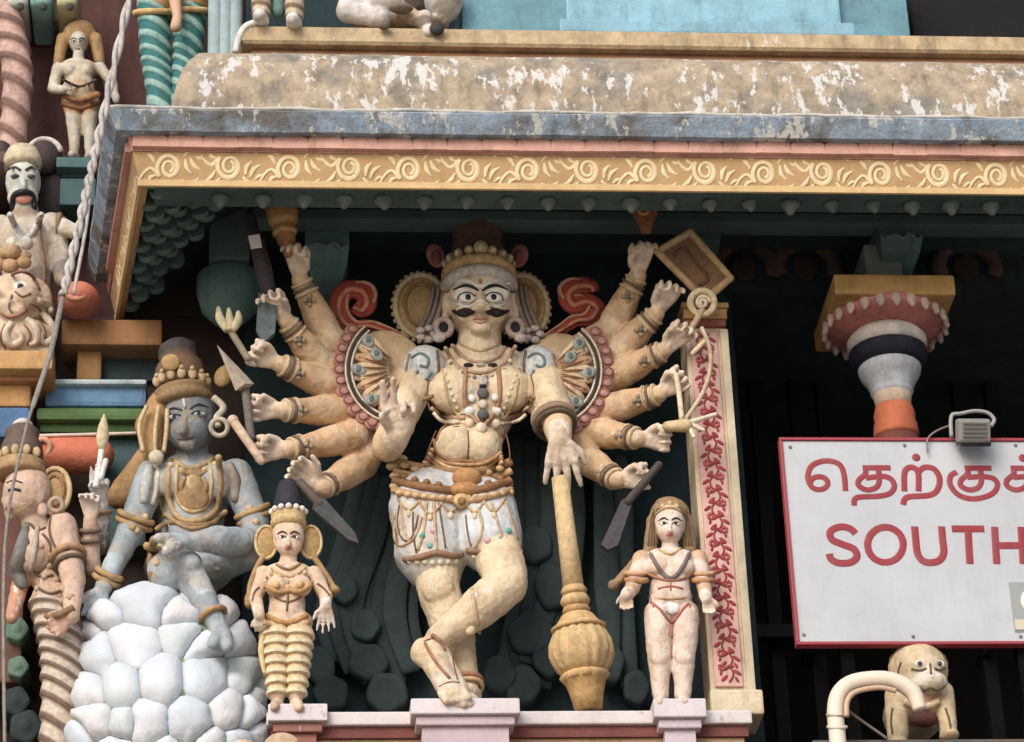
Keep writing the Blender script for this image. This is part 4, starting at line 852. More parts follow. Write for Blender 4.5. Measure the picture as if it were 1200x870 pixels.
q = G(C(190, 156, 100)); draw(q, bv, [(768, 604), (776, 597), (785, 595), (794, 597), (802, 604)], .007); 
for px, py_ in ((777, 594), (785, 590), (793, 594)): q.ell(hit(hv, px, py_, .0, y0-.06), (.010, .008, .013), C(206, 176, 120), n=8, m=6)
pieces('headband', q, 'ornament_paint', a2)
q = G(C(120, 106, 104)); draw(q, bv, [(760, 645), (768, 660), (778, 674), (786, 678), (794, 673), (803, 659), (810, 644)], .009); draw(q, bv, [(758, 672), (778, 680), (800, 679), (815, 670)], .006, C(170, 110, 80)); pieces('chest_strap', q, 'ornament_paint', a2)
q = G(C(160, 100, 78))
for pts in ([(787, 750), (787, 780), (787, 812)], [(764, 690), (762, 700), (766, 712)], [(808, 690), (811, 700), (808, 712)], [(786, 683), (786, 692)]): draw(q, bv, pts, .003, sm=3)
pieces('painted_line', q, 'ornament_paint', a2)
q = G(C(190, 104, 84)); draw(q, bv, [(763, 706), (775, 716), (787, 730), (799, 715), (811, 704)], .006); draw(q, bv, [(787, 730), (787, 748)], .005, sm=3); draw(q, bv, [(760, 700), (787, 702), (813, 699)], .006, C(206, 160, 110)); draw(q, bv, [(771, 690), (786, 687), (800, 690)], .004); add('loincloth_cord', q, 'ornament_paint', a2)
q = G(C(236, 232, 228)); q.ell(hit(bv, 787, 712, 0), (.03, .010, .028)); add('loincloth', q, 'ornament_paint', a2)
for px, s in ((746, -1), (823, 1)): q = G(C(190, 136, 84)); q.ring(V(px, 680, y0-.01), UP, .036, .012); q.ring(V(px-s*-.5, 672, y0-.01), UP, .038, .009, C(206, 160, 110)); add('armlet', q, 'ornament_paint', a2)
q = G(C(206, 170, 100)); draw(q, bv, [(772, 644), (785, 650), (798, 643)], .006); add('necklace', q, 'ornament_paint', a2)
# ================================================================== left bay: mouldings, rock, seated blue statue
zB = ZPL-.42
add('lower_ledge', G(C(150, 128, 104)).box((xL, -.60, zB-.3), (xR, YN-.021, zB-.002), bev=.01), 'wall_paint', tower, smooth=False)
bay = thing('side_bay_mouldings', V(110, 600, YS), 'stacked blue, green and orange mouldings on the wall behind the blue statue', 'mouldings')
def mould(nm, x0_, x1_, t, b_, y, col, bev=.012, mat='wall_paint', par=bay, depth=None):
    P0 = V(x0_, (t+b_)/2, y); P1 = V(x1_, (t+b_)/2, y)
    return add(nm, G(col).box((P0.x, y, Z(b_, y, (x0_+x1_)/2)), (P1.x, depth or YS+.02, Z(t, y, (x0_+x1_)/2)), bev=bev), mat, par, smooth=False)
mould('ochre_beam', 72, 190, 374, 404, .30, C(150, 104, 54)); mould('ochre_post', 90, 119, 405, 446, .36, C(176, 124, 62)); mould('teal_panel', 120, 190, 405, 446, .42, C(48, 68, 72), .002, 'dark_plaster')
mould('blue_moulding', 52, 172, 447, 476, .30, C(92, 142, 186), .02); mould('blue_fillet', 60, 172, 444, 450, .27, C(176, 196, 206)); mould('green_moulding', 42, 172, 477, 492, .26, C(84, 122, 62), .02); mould('green_moulding', 46, 172, 492, 507, .30, C(66, 104, 50), .015)
mould('teal_block', 114, 172, 509, 640, .36, C(62, 92, 98), .006)
q = G(C(214, 110, 74)); q.cap(V(52, 534, .26), V(112, 534, .26), 22*M, 22*M, n=20); rl = add('orange_roll', q, 'wall_paint', bay)
q = G(C(226, 160, 128)); q.ring(V(50, 524, .19), -FW, 9*M, 3.5*M); add('roll_end', q, 'wall_paint', rl)
q = G(C(226, 206, 190)); q.cap(V(42, 511, .2), V(160, 508, .24), 2.2*M, 2.2*M, n=8); add('white_edge', q, 'wall_paint', rl)
cp = thing('ochre_capital', V(20, 470, .3), 'stepped ochre capital carrying the relief of a staring face', 'capital')
mould('capital_top', -60, 62, 410, 432, .10, C(196, 148, 80), par=cp); mould('capital_neck', -60, 48, 433, 446, .16, C(166, 116, 60), par=cp); mould('capital_block', -60, 36, 447, 476, .20, C(186, 134, 66), par=cp); mould('blue_base', -60, 34, 477, 512, .16, C(70, 112, 160), par=cp)
mould('capital_shaft', -60, 30, 513, 800, .24, C(110, 70, 56), par=cp)

rk = thing('boulder_mound', V(195, 905, .05), 'mound of rounded white boulders with green chinks under the blue seated statue', 'mound')
K = Skin(C(122, 142, 104)); K.ell(V(198, 800, .12), (104*M, .30, 100*M)); K.ell(V(196, 880, .06), (116*M, .36, 110*M)); K.ell(V(192, 752, .12), (92*M, .26, 66*M)); K.box((V(85, 880, 0).x, -.3, zB), (V(310, 880, 0).x, YN-.03, zB+.14))
mound, mv = K.build('earth_core', rk, vox=.014, smooth=6)
STN = [(126, 722, 24, 15), (172, 712, 37, 27), (206, 721, 26, 19), (209, 748, 26, 21), (158, 756, 34, 27), (115, 768, 24, 26), (104, 809, 20, 24), (142, 804, 22, 27), (188, 796, 24, 28), (240, 793, 25, 27), (111, 846, 22, 23), (146, 849, 19, 20), (173, 849, 25, 27), (222, 849, 26, 28), (268, 834, 22, 23), (284, 790, 20, 27), (237, 762, 22, 19), (262, 770, 18, 20), (282, 750, 20, 28), (262, 716, 20, 24), (290, 838, 18, 24), (235, 700, 22, 18), (98, 862, 16, 22), (244, 872, 22, 20), (196, 880, 22, 18), (135, 882, 24, 20), (280, 872, 22, 20), (215, 770, 16, 14), (136, 738, 22, 16), (106, 742, 14, 16), (250, 820, 16, 14), (302, 812, 14, 22), (300, 862, 16, 20)]
STN = [s_ for s_ in STN if s_[:2] not in ((215, 770), (250, 820), (136, 738), (262, 770))]
def surf(px, py_):
    d_ = ray(px, py_).normalized(); p, n_, i_, q_ = mv.ray_cast(EYE, d_); return p, n_
for i, (cx, cy, rx, ry) in enumerate(STN):      # tightly packed lobes: each grows until it meets its neighbours
    p0_, n0_ = surf(cx, cy)
    if p0_ is None: continue
    NT = 26; rows = [[] for _ in range(7)]; FR = (.12, .35, .58, .76, .9, .98, 1.03); H = .042+.012*random.random(); jx = random.uniform(0, 6)
    for t in np.linspace(0, 2*math.pi, NT, endpoint=False):
        dx, dy = math.cos(t)*rx, math.sin(t)*ry; R_ = 1.22+.05*math.sin(3*t+jx)
        for ox, oy, orx, ory in STN:
            if (ox, oy) == (cx, cy): continue
            for s_ in np.linspace(.3, R_, 19):
                if math.hypot((cx+dx*s_-ox)/orx, (cy+dy*s_-oy)/ory) < s_*1.0: R_ = s_; break
        while R_ > .3 and surf(cx+dx*R_, cy+dy*R_)[0] is None: R_ -= .06
        for f, row in zip(FR, rows):
            p, n_ = surf(cx+dx*R_*f, cy+dy*R_*f)
            if p is None: p, n_ = p0_, n0_
            nv = (n_*.6+n0_*.4).normalized(); row.append(p+nv*(H*math.sqrt(max(0, 1-min(f, 1)**2.6))-.004+(-.02 if f > 1 else 0)+.003*MN.noise(p*30)))
    q = G((C(204, 210, 218), C(194, 204, 214), C(208, 208, 212), C(198, 208, 212))[i % 4]); q.rings(rows, cap=False); q.f.append(tuple(reversed(range(NT)))); q.f = [tuple(reversed(f_)) for f_ in q.f]
    add('boulder', q, 'boulder_paint', rk)
bs = thing('seated_blue_statue', V(215, 700, .1), 'grey-blue seated statue with gold crown, ankle crossed over knee, on white boulders', 'statue')
BL = C(152, 164, 172); B = Skin(BL); m = M
hr = Matrix.Rotation(RAD(-10), 3, 'Y')
B.ell(V(222, 492, .1), (33*m, 33*m, 40*m), C(118, 126, 134)); B.ell(V(221, 508, .05), (25*m, 21*m, 20*m), C(118, 126, 134)); B.cap(V(217, 491, -.005), V(214, 505, -.025), 3.5*m, 5.5*m, C(124, 130, 136)); B.ell(V(220, 521, .02), (10*m, 7*m, 7*m), C(118, 126, 134)); B.cap(V(224, 515, .12), V(226, 545, .14), 18*m, 20*m)  # head darker than the body: the eave's shade is put into the colour
for s in (-1, 1): B.ell(V(221+s*13, 508, .03), (9*m, 7*m, 8*m), C(118, 126, 134))
B.ell(V(226, 570, .16), (52*m, 32*m, 42*m)); B.ell(V(200, 562, .06), (22*m, 14*m, 22*m), C(162, 176, 184)); B.ell(V(254, 564, .06), (22*m, 14*m, 22*m)); B.cap(V(226, 585, .17), V(224, 635, .17), 38*m, 36*m); B.ell(V(222, 665, .15), (52*m, 40*m, 34*m))  # paler left breast is a painted highlight
B.cap(V(178, 558, .12), V(155, 618, .06), 20*m, 16*m); B.cap(V(155, 618, .06), V(121, 688, -.04), 16*m, 10*m); hand(B, V(119, 690, -.05), -UP*.9-RT*.25, -FW, .15, 'loose', 1, C(170, 186, 196))
B.cap(V(276, 558, .12), V(298, 610, .05), 21*m, 17*m); B.cap(V(298, 610, .05), V(300, 650, .0), 17*m, 12*m)
# crossed leg: thigh to the right, calf lying level, sole at left
B.cap(V(238, 660, .12), V(292, 645, -.03), 30*m, 22*m); B.cap(V(288, 636, -.08), V(255, 634, -.16), 17*m, 17*m); B.cap(V(255, 634, -.16), V(214, 634, -.22), 16*m, 9*m); B.cap(V(210, 636, -.22), V(196, 646, -.26), 9*m, 7*m, C(162, 176, 184)); B.cap(V(206, 632, -.22), V(186, 631, -.25), 8*m, 6*m, C(186, 196, 202))  # paler foot carries the same painted highlight tone
# hanging leg
B.cap(V(205, 668, .1), V(198, 672, -.08), 28*m, 24*m); B.ell(V(196, 670, -.12), (22*m, 18*m, 24*m), C(162, 176, 184)); B.ell(V(222, 660, -.16), (12*m, 11*m, 11*m), C(190, 200, 206)); B.cap(V(216, 665, -.1), V(252, 728, -.13), 21*m, 12*m); B.cap(V(256, 738, -.13), V(262, 752, -.2), 12*m, 10*m); B.cap(V(258, 744, -.15), V(250, 754, -.25), 10*m, 7*m); B.cap(V(262, 744, -.15), V(266, 758, -.24), 10*m, 7*m)  # highlights painted on the knee as paler colour
_, bv = B.build('body', bs, vox=.006, smooth=4)
for s in (-1, 1):
    p = hit(bv, 218+s*14+(1 if s > 0 else 0), 487-s*2, 0); q = G(C(160, 164, 168)); q.ell(p, (8*m, .006, 2.8*m)); e = add('eye', q, 'plain_paint', bs); q = G(BLACK); q.ell(p+Vector((0, -.007, -.001)), (2.4*m, .003, 2.2*m), n=10, m=6); add('pupil', q, 'plain_paint', e)
    q = G(C(50, 50, 56)); draw(q, bv, [(218+s*6, 486-s), (218+s*14, 483.5-2*s), (218+s*23, 487-3*s)], .0028); add('eyelid_line', q, 'plain_paint', bs); q = G(C(60, 60, 66)); draw(q, bv, [(218+s*5, 480-s), (218+s*14, 476-2*s), (218+s*25, 480-3*s)], [.003, .006, .003]); add('eyebrow', q, 'plain_paint', bs)
q = G(C(96, 70, 76)); draw(q, bv, [(208, 514), (217, 515), (227, 512)], [.003, .006, .003]); add('lips', q, 'plain_paint', bs)
q = G(C(186, 190, 190)); draw(q, bv, [(217, 478), (215, 468)], .007, sm=3); add('forehead_mark', q, 'plain_paint', bs)
hc = V(216, 474, .09); ax = Vector((-.12, -.05, 1)); q = G(C(150, 118, 76)); q.lathe([(.106, -.01), (.116, .0), (.118, .018), (.110, .026), (.114, .04), (.115, .052), (.104, .06)], hc, n=32, axis=ax); cr = add('crown_band', q, 'ornament_paint', bs)
for i in range(-3, 4): t = i*.42; q = G(C(196, 166, 120)); c = hc+ax*.082+Vector((.102*math.sin(t), -.102*math.cos(t), 0)); q.ell(c, (.017, .012, .024)); q.ell(c+Vector((0, -.01, .02)), .010, n=8, m=6); add('crown_leaf', q, 'ornament_paint', cr)
q = G(C(112, 86, 66)); q.lathe([(.09, .07), (.094, .11), (.09, .165), (.07, .185), (.076, .215), (.07, .25), (.04, .272)], hc, n=28, axis=ax, ribs=12, ribamp=.06, cols=[C(122, 92, 66)]*4+[C(74, 66, 70)]*3); add('tall_crown', q, 'ornament_paint', cr)
q = G(C(186, 150, 84)); q.ell(V(200, 425, -.02), (.036, .014, .036)); add('crown_boss', q, 'ornament_paint', cr)
q = G(C(186, 152, 92)); q.ell(V(262, 441, .08), (.035, .02, .05), rot=Matrix.Rotation(.4, 3, 'Y')); add('crown_flower', q, 'ornament_paint', cr)
H = Skin(C(176, 134, 74)); H.cap(V(190, 475, .1), V(178, 500, .1), 17*m, 20*m); H.cap(V(178, 500, .1), V(180, 530, .08), 20*m, 13*m); H.cap(V(170, 535, .12), V(140, 582, .12), 11*m, 15*m); H.build('hair', bs, vox=.008, smooth=3, mat='ornament_paint')
q = G(C(206, 178, 128))
for j, pts in enumerate(([(172, 476), (163, 500), (168, 530)], [(186, 476), (182, 505), (182, 532)], [(196, 480), (195, 505), (192, 530)])): q.tube([V(p[0], p[1], .01) for p in bez(pts, 5)], .009)
pieces('hair_strand', q, 'ornament_paint', bs)
q = G(C(196, 184, 160)); q.tube([V(p[0], p[1], -.0) for p in bez([(250, 466), (262, 478), (254, 490), (256, 500)], 5)], .014); q.ring(V(257, 501, -.0), -FW, .032, .010); q.ell(V(183, 536, .0), (.03, .02, .03)); pieces('earring', q, 'ornament_paint', bs)
q = G(C(188, 154, 98)); draw(q, bv, [(200, 540), (196, 575), (206, 604), (226, 612), (250, 602), (258, 574), (256, 536)], .013); draw(q, bv, [(208, 545), (206, 575), (213, 594), (227, 600), (243, 592), (248, 570), (246, 542)], .009, C(206, 176, 120)); draw(q, bv, [(204, 540), (224, 551), (250, 538)], .011)
q.ell(hit(bv, 227, 574, .0), (.066, .018, .095), C(166, 128, 76)); q.ell(hit(bv, 226, 566, .01), (.035, .016, .035), C(206, 176, 120)); 
for px, py_ in ((216, 590), (227, 593), (238, 590)): bead(q, bv, px, py_, .016, C(222, 206, 170))
add('breastplate', q, 'ornament_paint', bs)
q = G(C(206, 196, 180)); draw(q, bv, [(186, 545), (184, 570), (178, 592)], .011); draw(q, bv, [(176, 548), (170, 570), (168, 590)], [.02, .026, .016], C(186, 186, 182)); draw(q, bv, [(268, 545), (275, 565), (276, 588)], [.02, .026, .016], C(150, 140, 128)); pieces('shoulder_drape', q, 'ornament_paint', bs)
q = G(C(176, 140, 88))
for pts in ([(190, 600), (206, 612), (226, 620), (250, 612), (264, 600)], [(186, 586), (194, 606)], [(212, 552), (227, 560), (242, 551)], [(214, 580), (212, 570), (216, 560)], [(240, 580), (242, 570), (238, 560)]): draw(q, bv, pts, .010)
for px, py_ in ((200, 546), (212, 552), (226, 555), (240, 551), (252, 544), (170, 606), (160, 622), (292, 596), (300, 612), (188, 640), (184, 660)): bead(q, bv, px, py_, .014, C(206, 180, 130))
pieces('gold_trim', q, 'ornament_paint', bs)
for c, d, r in ((V(158, 610, .065), (22, -60), .066), (V(126, 676, -.025), (33, -70), .048), (V(297, 603, .06), (-20, -50), .064)):
    axx = RT*d[0]+UP*-d[1]; q = G(C(186, 148, 88)); 
    for k in (-.014, .012): q.ring(c+axx.normalized()*k, axx, r, .012)
    bead(q, bv, 155, 618, .016) if r > .065 else None; add('bracelet', q, 'ornament_paint', bs)
q = G(C(176, 134, 76)); axx = V(252, 728, -.13)-V(216, 665, -.1); q.ring(V(249, 722, -.128), axx, .05, .011); add('anklet', q, 'ornament_paint', bs)
q = G(C(166, 130, 82)); draw(q, bv, [(180, 632), (176, 655), (180, 690)], .014, default=.0); draw(q, bv, [(184, 620), (200, 612), (230, 616), (255, 612)], .010); draw(q, bv, [(172, 640), (186, 645)], .016, C(186, 146, 86), sm=3); pieces('waist_sash', q, 'ornament_paint', bs)
# ================================================================== statues at the far left
def ridged(g, pts, r0, r1, n_r, tilt, cA, cB, amp=.12, N=90, n=24):
    P = bez([tuple(V(*p)) for p in pts], 20); P = [Vector(p) for p in P]
    idx = np.linspace(0, len(P)-1.001, N); rs = []; cols = []
    for i, f in enumerate(idx):
        k = int(f); p = P[k].lerp(P[k+1], f-k); d = (P[k+1]-P[k]).normalized(); u = Vector((1, 0, 0)); u = (u-d*u.dot(d)).normalized(); v = d.cross(u)
        t = i/(N-1); ph = (t*n_r) % 1; r = (r0+(r1-r0)*t)*M*(1+amp*(ph-.5)*2*(1 if ph < .85 else .2))
        rs.append([p+(u*math.cos(x)+v*math.sin(x))*r+d*(tilt*M*math.cos(x)) for x in np.linspace(0, 2*math.pi, n, endpoint=False)])
        cols.append(cB if ph > .62 else cA)
    return g.rings(rs, cols=cols)
m = M
# woman in profile at the very edge
yl = .0
wl = thing('profile_statue', V(60, 905, yl), 'pinkish woman statue in profile with tall crown, raised hand and spiral-wrapped skirt', 'statue')
SK = C(206, 172, 148); B = Skin(SK)
B.ell(V(32, 578, yl), (28*m, 27*m, 33*m)); B.ell(V(22, 592, yl-.01), (18*m, 17*m, 15*m)); B.cap(V(8, 576, yl), V(5, 588, yl), 3*m, 4.5*m); B.ell(V(13, 603, yl), 7*m); B.ell(V(47, 580, yl-.05), (6*m, 5*m, 14*m)); B.cap(V(38, 600, yl+.02), V(44, 628, yl+.03), 14*m, 17*m)
B.ell(V(52, 645, yl+.04), (32*m, 30*m, 26*m)); B.ell(V(36, 655, yl-.02), (18*m, 17*m, 18*m)); B.cap(V(54, 655, yl+.04), V(60, 690, yl+.03), 22*m, 19*m, C(206, 150, 124)); B.ell(V(62, 705, yl+.03), (25*m, 26*m, 24*m))
B.cap(V(73, 622, yl-.02), V(86, 680, yl-.08), 18*m, 14*m); B.ell(V(72, 618, yl-.02), 18*m); B.cap(V(86, 680, yl-.08), V(84, 722, yl-.14), 13*m, 9*m); hand(B, V(83, 722, yl-.15), -UP*.5-RT*.75, -FW, .12, 'loose', 1, C(222, 176, 150))
B.cap(V(78, 632, yl+.05), V(104, 660, yl+.03), 14*m, 12*m); B.cap(V(106, 665, yl+.03), V(106, 610, yl-.03), 12*m, 8*m); hand(B, V(106, 606, yl-.03), UP, -FW, .13, 'pinch', 1, C(214, 196, 188))
B.cap(V(40, 640, yl+.05), V(22, 690, yl+.02), 13*m, 10*m, C(200, 140, 104)); B.cap(V(22, 690, yl+.02), V(14, 725, yl-.02), 10*m, 7*m, C(200, 140, 104))
_, bv = B.build('body', wl, vox=.006, smooth=4)
q = G(BLACK); draw(q, bv, [(10, 575), (16, 573), (24, 575)], .005); draw(q, bv, [(8, 566), (16, 563), (26, 566)], .003); add('eye', q, 'plain_paint', wl)
q = G(C(176, 80, 70)); draw(q, bv, [(7, 596), (14, 596)], .005, sm=3); add('lips', q, 'plain_paint', wl)
hc = V(24, 556, yl); q = G(C(176, 138, 88)); q.lathe([(.090, -.01), (.097, 0), (.095, .018), (.088, .026), (.094, .04), (.082, .05)], hc, n=28); cr = add('crown_band', q, 'ornament_paint', wl)
q = G(C(104, 84, 72)); q.lathe([(.074, .045), (.078, .08), (.072, .125), (.058, .15), (.062, .18), (.04, .2)], hc, n=24, ribs=10, ribamp=.08); add('tall_crown', q, 'ornament_paint', cr)
q = G(C(206, 196, 188)); q.lathe([(.04, .198), (.038, .214), (.024, .228)], hc, n=20); add('crown_tip', q, 'ornament_paint', cr)
q = G(C(176, 138, 80)); c = V(64, 578, yl+.02); q.ell(c, (.062, .03, .10)); q.tube([c+Vector((.058*math.cos(t), -.02, .095*math.sin(t))) for t in np.linspace(0, 2*math.pi, 22, endpoint=False)], .010, C(206, 176, 124), closed=True); q.tube([c+Vector((.034*math.cos(t), -.026, .062*math.sin(t))) for t in np.linspace(0, 2*math.pi, 20, endpoint=False)], .008, C(150, 112, 66), closed=True); add('hair_bun', q, 'ornament_paint', wl)
q = G(C(190, 160, 140)); q.ring(V(66, 592, yl-.08), -FW, .024, .010); q.ell(V(50, 598, yl-.07), (.02, .014, .03)); pieces('earring', q, 'ornament_paint', wl)
q = G(C(120, 118, 112)); draw(q, bv, [(32, 612), (26, 640), (20, 668), (28, 690)], [.012, .03, .034, .02]); draw(q, bv, [(44, 618), (40, 645), (36, 670)], [.01, .014, .01], C(176, 166, 150)); 
for px, py_ in ((27, 640), (24, 655), (25, 670)): bead(q, bv, px, py_, .016, C(176, 172, 164))
add('necklace', q, 'ornament_paint', wl)
q = G(C(176, 136, 90)); q.ring(V(80, 652, yl-.05), V(86, 680, -.08)-V(73, 622, -.02), .058, .014); q.ring(V(82, 662, yl-.06), V(86, 680, -.08)-V(73, 622, -.02), .055, .010, C(110, 88, 68)); add('armlet', q, 'ornament_paint', wl)
q = G(C(120, 98, 80)); q.ring(V(106, 622, yl-.02), UP, .034, .009); q.ring(V(106, 634, yl-.01), UP, .037, .008); pieces('bracelet', q, 'ornament_paint', wl)
q = G(C(190, 160, 120)); draw(q, bv, [(40, 700), (60, 710), (84, 700)], .016); draw(q, bv, [(40, 712), (60, 724), (86, 712)], .014, C(150, 112, 72)); add('belt', q, 'ornament_paint', wl)
q = G(C(110, 84, 66))
for pts in ([(60, 606), (58, 625), (66, 645), (62, 668)], [(50, 626), (60, 640), (56, 660), (44, 672)], [(38, 668), (48, 676), (62, 674)], [(70, 640), (76, 645), (88, 640)], [(46, 690), (58, 696), (72, 692)], [(36, 614), (44, 622), (54, 618)]): draw(q, bv, pts, .0055)
for px, py_ in ((60, 650), (58, 664), (48, 640), (52, 676), (66, 680), (44, 690), (74, 690)): bead(q, bv, px, py_, .013, C(190, 164, 132))
pieces('body_ornament', q, 'ornament_paint', wl)
for i in range(7):
    t = -2.2+i*.5; q = G(C(196, 166, 112)); c = hc+Vector((.085*math.sin(t), -.085*math.cos(t), .065)); q.ell(c, (.016, .01, .022), n=10, m=6); add('crown_leaf', q, 'ornament_paint', cr)
q = G(); ridged(q, [(64, 712, yl+.02), (72, 760, yl), (72, 820, yl), (66, 905, yl+.02)], 28, 21, 11, 15, C(196, 180, 160), C(120, 96, 78), .11); add('wrapped_skirt', q, 'ornament_paint', wl)
q = G(C(190, 150, 130)); q.cap(V(62, 912, yl), V(56, 906, yl-.12), 14*m, 10*m); q.box((V(30, 900, 0).x, -.2, zB), (V(100, 900, 0).x, .25, zB+.05), C(150, 120, 100), bev=.01); add('base', q, 'ornament_paint', wl)
bl = thing('flower_bud_stem', V(116, 590, yl-.05), 'pale closed bud on a white stem in the profile statue hand', 'bud')
q = G(C(214, 196, 150)); axis_lathe(q, (119, 528, yl-.06), (122, 486, yl-.06), [(0, 3), (.15, 6), (.4, 7.5), (.7, 5.5), (1, 1)], n=14); add('bud', q, 'ornament_paint', bl)
q = G(C(222, 220, 214)); q.tube([V(p[0], p[1], yl-.06) for p in bez([(112, 572), (116, 550), (119, 528)], 5)], .012); q.cap(V(124, 540, yl-.06), V(118, 560, yl-.06), .010, .012); add('stem', q, 'ornament_paint', bl)
hn = thing('raised_offering_hand', V(118, 640, .1), 'pale grey carved hand raised beside the profile statue, below the bud', 'carved hand')
B = Skin(C(206, 206, 202)); B.cap(V(118, 640, .1), V(117, 582, .02), 11*m, 9*m, C(150, 140, 132)); hand(B, V(117, 582, .0), UP, -FW, .12, 'mudra', -1); B.build('hand', hn, vox=.0055, smooth=2)
q = G(C(150, 116, 78)); q.ring(V(118, 600, .04), UP, .036, .010); pieces('bracelet', q, 'ornament_paint', hn)

# fanged guardian
yg = .38
fg = thing('fanged_guardian_statue', V(40, 410, yg), 'grimacing white-faced guardian statue with open black mouth above the staring face relief', 'statue')
B = Skin(C(190, 178, 160)); B.ell(V(27, 214, yg), (22*m, 24*m, 30*m), C(196, 200, 190)); B.ell(V(27, 232, yg-.02), (19*m, 18*m, 14*m), C(196, 200, 190)); B.cap(V(27, 208, yg-.07), V(27, 220, yg-.085), 3*m, 5*m, C(200, 204, 196), n=10); B.cap(V(28, 236, yg), V(30, 256, yg), 15*m, 18*m, C(150, 120, 100))
B.ell(V(30, 282, yg), (38*m, 26*m, 36*m)); B.cap(V(32, 300, yg), V(32, 400, yg), 30*m, 30*m); B.cap(V(60, 262, yg-.02), V(84, 270, yg-.08), 14*m, 10*m); B.cap(V(66, 262, yg), V(74, 330, yg-.05), 13*m, 10*m, C(150, 140, 128)); B.cap(V(2, 265, yg), V(-24, 300, yg-.05), 14*m, 11*m)
B.ell(V(88, 272, yg-.09), (11*m, 10*m, 10*m), C(214, 206, 190))
_, bv = B.build('body', fg, vox=.007, smooth=3)
q = G(BLACK); draw(q, bv, [(15, 246), (16, 230), (27, 225), (38, 229), (40, 245)], .013); add('moustache', q, 'plain_paint', fg)
q = G(C(176, 110, 90)); q.ell(hit(bv, 28, 233, 0), (.034, .012, .026)); add('mouth', q, 'plain_paint', fg)
for s in (-1, 1):
    q = G(C(60, 64, 62)); q.ell(hit(bv, 27+s*9, 207, 0), (.02, .008, .010)); add('eye', q, 'plain_paint', fg)
    q = G(C(70, 52, 46)); draw(q, bv, [(27+s*3, 200), (27+s*10, 196), (27+s*19, 199)], .006); add('eyebrow', q, 'plain_paint', fg)
q = G(C(206, 188, 152)); hc = V(26, 198, yg); q.lathe([(.075, 0), (.082, .02), (.078, .05), (.06, .09), (.03, .105)], hc, n=20); add('crown', q, 'ornament_paint', fg)
for c, col, r in ((V(52, 184, yg+.08), C(60, 46, 46), (.075, .05, .085)), (V(0, 186, yg+.08), C(60, 46, 46), (.06, .05, .085)), (V(62, 225, yg+.15), C(50, 40, 40), (.085, .06, .16))): q = G(col); q.ell(c, r); add('mane', q, 'ornament_paint', fg)
q = G(C(206, 196, 190)); q.tube([V(52+20*math.cos(t), 182-19*math.sin(t), yg+.05) for t in np.linspace(.2, 2.6, 12)], .012); add('mane_rim', q, 'ornament_paint', fg)
q = G(C(206, 204, 196)); draw(q, bv, [(12, 252), (22, 275), (28, 282), (40, 270), (48, 252)], .014); bead(q, bv, 30, 285, .03, C(226, 220, 206)); bead(q, bv, 14, 285, .026, C(214, 206, 190)); draw(q, bv, [(48, 252), (46, 280), (52, 310), (50, 340)], .009, C(150, 120, 90)); add('sash', q, 'ornament_paint', fg)
q = G(C(150, 116, 80)); q.ring(V(70, 265, yg-.04), RT, .046, .012); add('armlet', q, 'ornament_paint', fg)

# staring face relief on the capital
fm = thing('face_relief', V(25, 410, .14), 'cream relief of a staring face with curling beard on the ochre capital', 'relief')
yf = .12; B = Skin(C(206, 180, 150)); B.ell(V(20, 352, yf+.05), (42*m, .07, 36*m)); B.ell(V(8, 362, yf-.02), (10*m, .05, 12*m)); B.ell(V(16, 370, yf-.01), (16*m, .05, 11*m)); B.ell(V(32, 352, yf), (18*m, .06, 16*m)); B.ell(V(-12, 352, yf), (18*m, .06, 16*m)); B.ell(V(20, 395, yf+.05), (44*m, .08, 24*m)); B.box((V(-40, 400, yf).x, yf+.02, Z(410, yf, 20)), (V(62, 400, yf).x, yf+.2, Z(396, yf, 20)))
_, bv = B.build('face', fm, vox=.008, smooth=3)
for px in (24, -10): q = G(C(230, 222, 206)); q.ell(hit(bv, px, 335, 0, yf), (.030, .006, .022)); e = add('eye', q, 'plain_paint', fm); q = G(BLACK); q.ell(hit(bv, px, 336, .005, yf), (.013, .004, .014), n=10, m=6); add('pupil', q, 'plain_paint', e)
for pts in ([(14, 378), (6, 392), (14, 405), (26, 398), (20, 388)], [(30, 374), (42, 384), (44, 400), (34, 404)], [(48, 366), (60, 380), (62, 398), (50, 402), (48, 390)], [(-6, 376), (-12, 392), (-2, 404)], [(44, 352), (56, 356), (60, 366)]): q = G(C(214, 192, 164)); draw(q, bv, pts, [.014, .018, .016, .010], default=yf+.02); add('beard_curl', q, 'ornament_paint', fm)
q = G(C(166, 96, 72)); draw(q, bv, [(0, 366), (10, 372), (22, 370), (30, 364)], .006); draw(q, bv, [(14, 322), (26, 318), (40, 326), (46, 340)], .007, C(150, 100, 76))
for pts in ([(36, 356), (46, 362), (50, 372)], [(6, 380), (0, 396), (6, 408)], [(28, 380), (36, 392), (32, 404)], [(40, 372), (52, 384), (54, 398)], [(14, 346), (10, 360), (14, 366)], [(18, 342), (26, 348), (36, 344)]): draw(q, bv, pts, .0045, C(140, 90, 66), default=yf)
pieces('face_line', q, 'ornament_paint', fm)
q = G(C(190, 152, 104)); 
for px, py_, r in ((12, 312, .03), (28, 308, .026), (-4, 310, .03), (14, 296, .034), (30, 300, .02), (2, 298, .024)): q.ell(V(px, py_, yf+.06), (r*1.2, r, r))
pieces('brow_ornament', q, 'ornament_paint', fm)

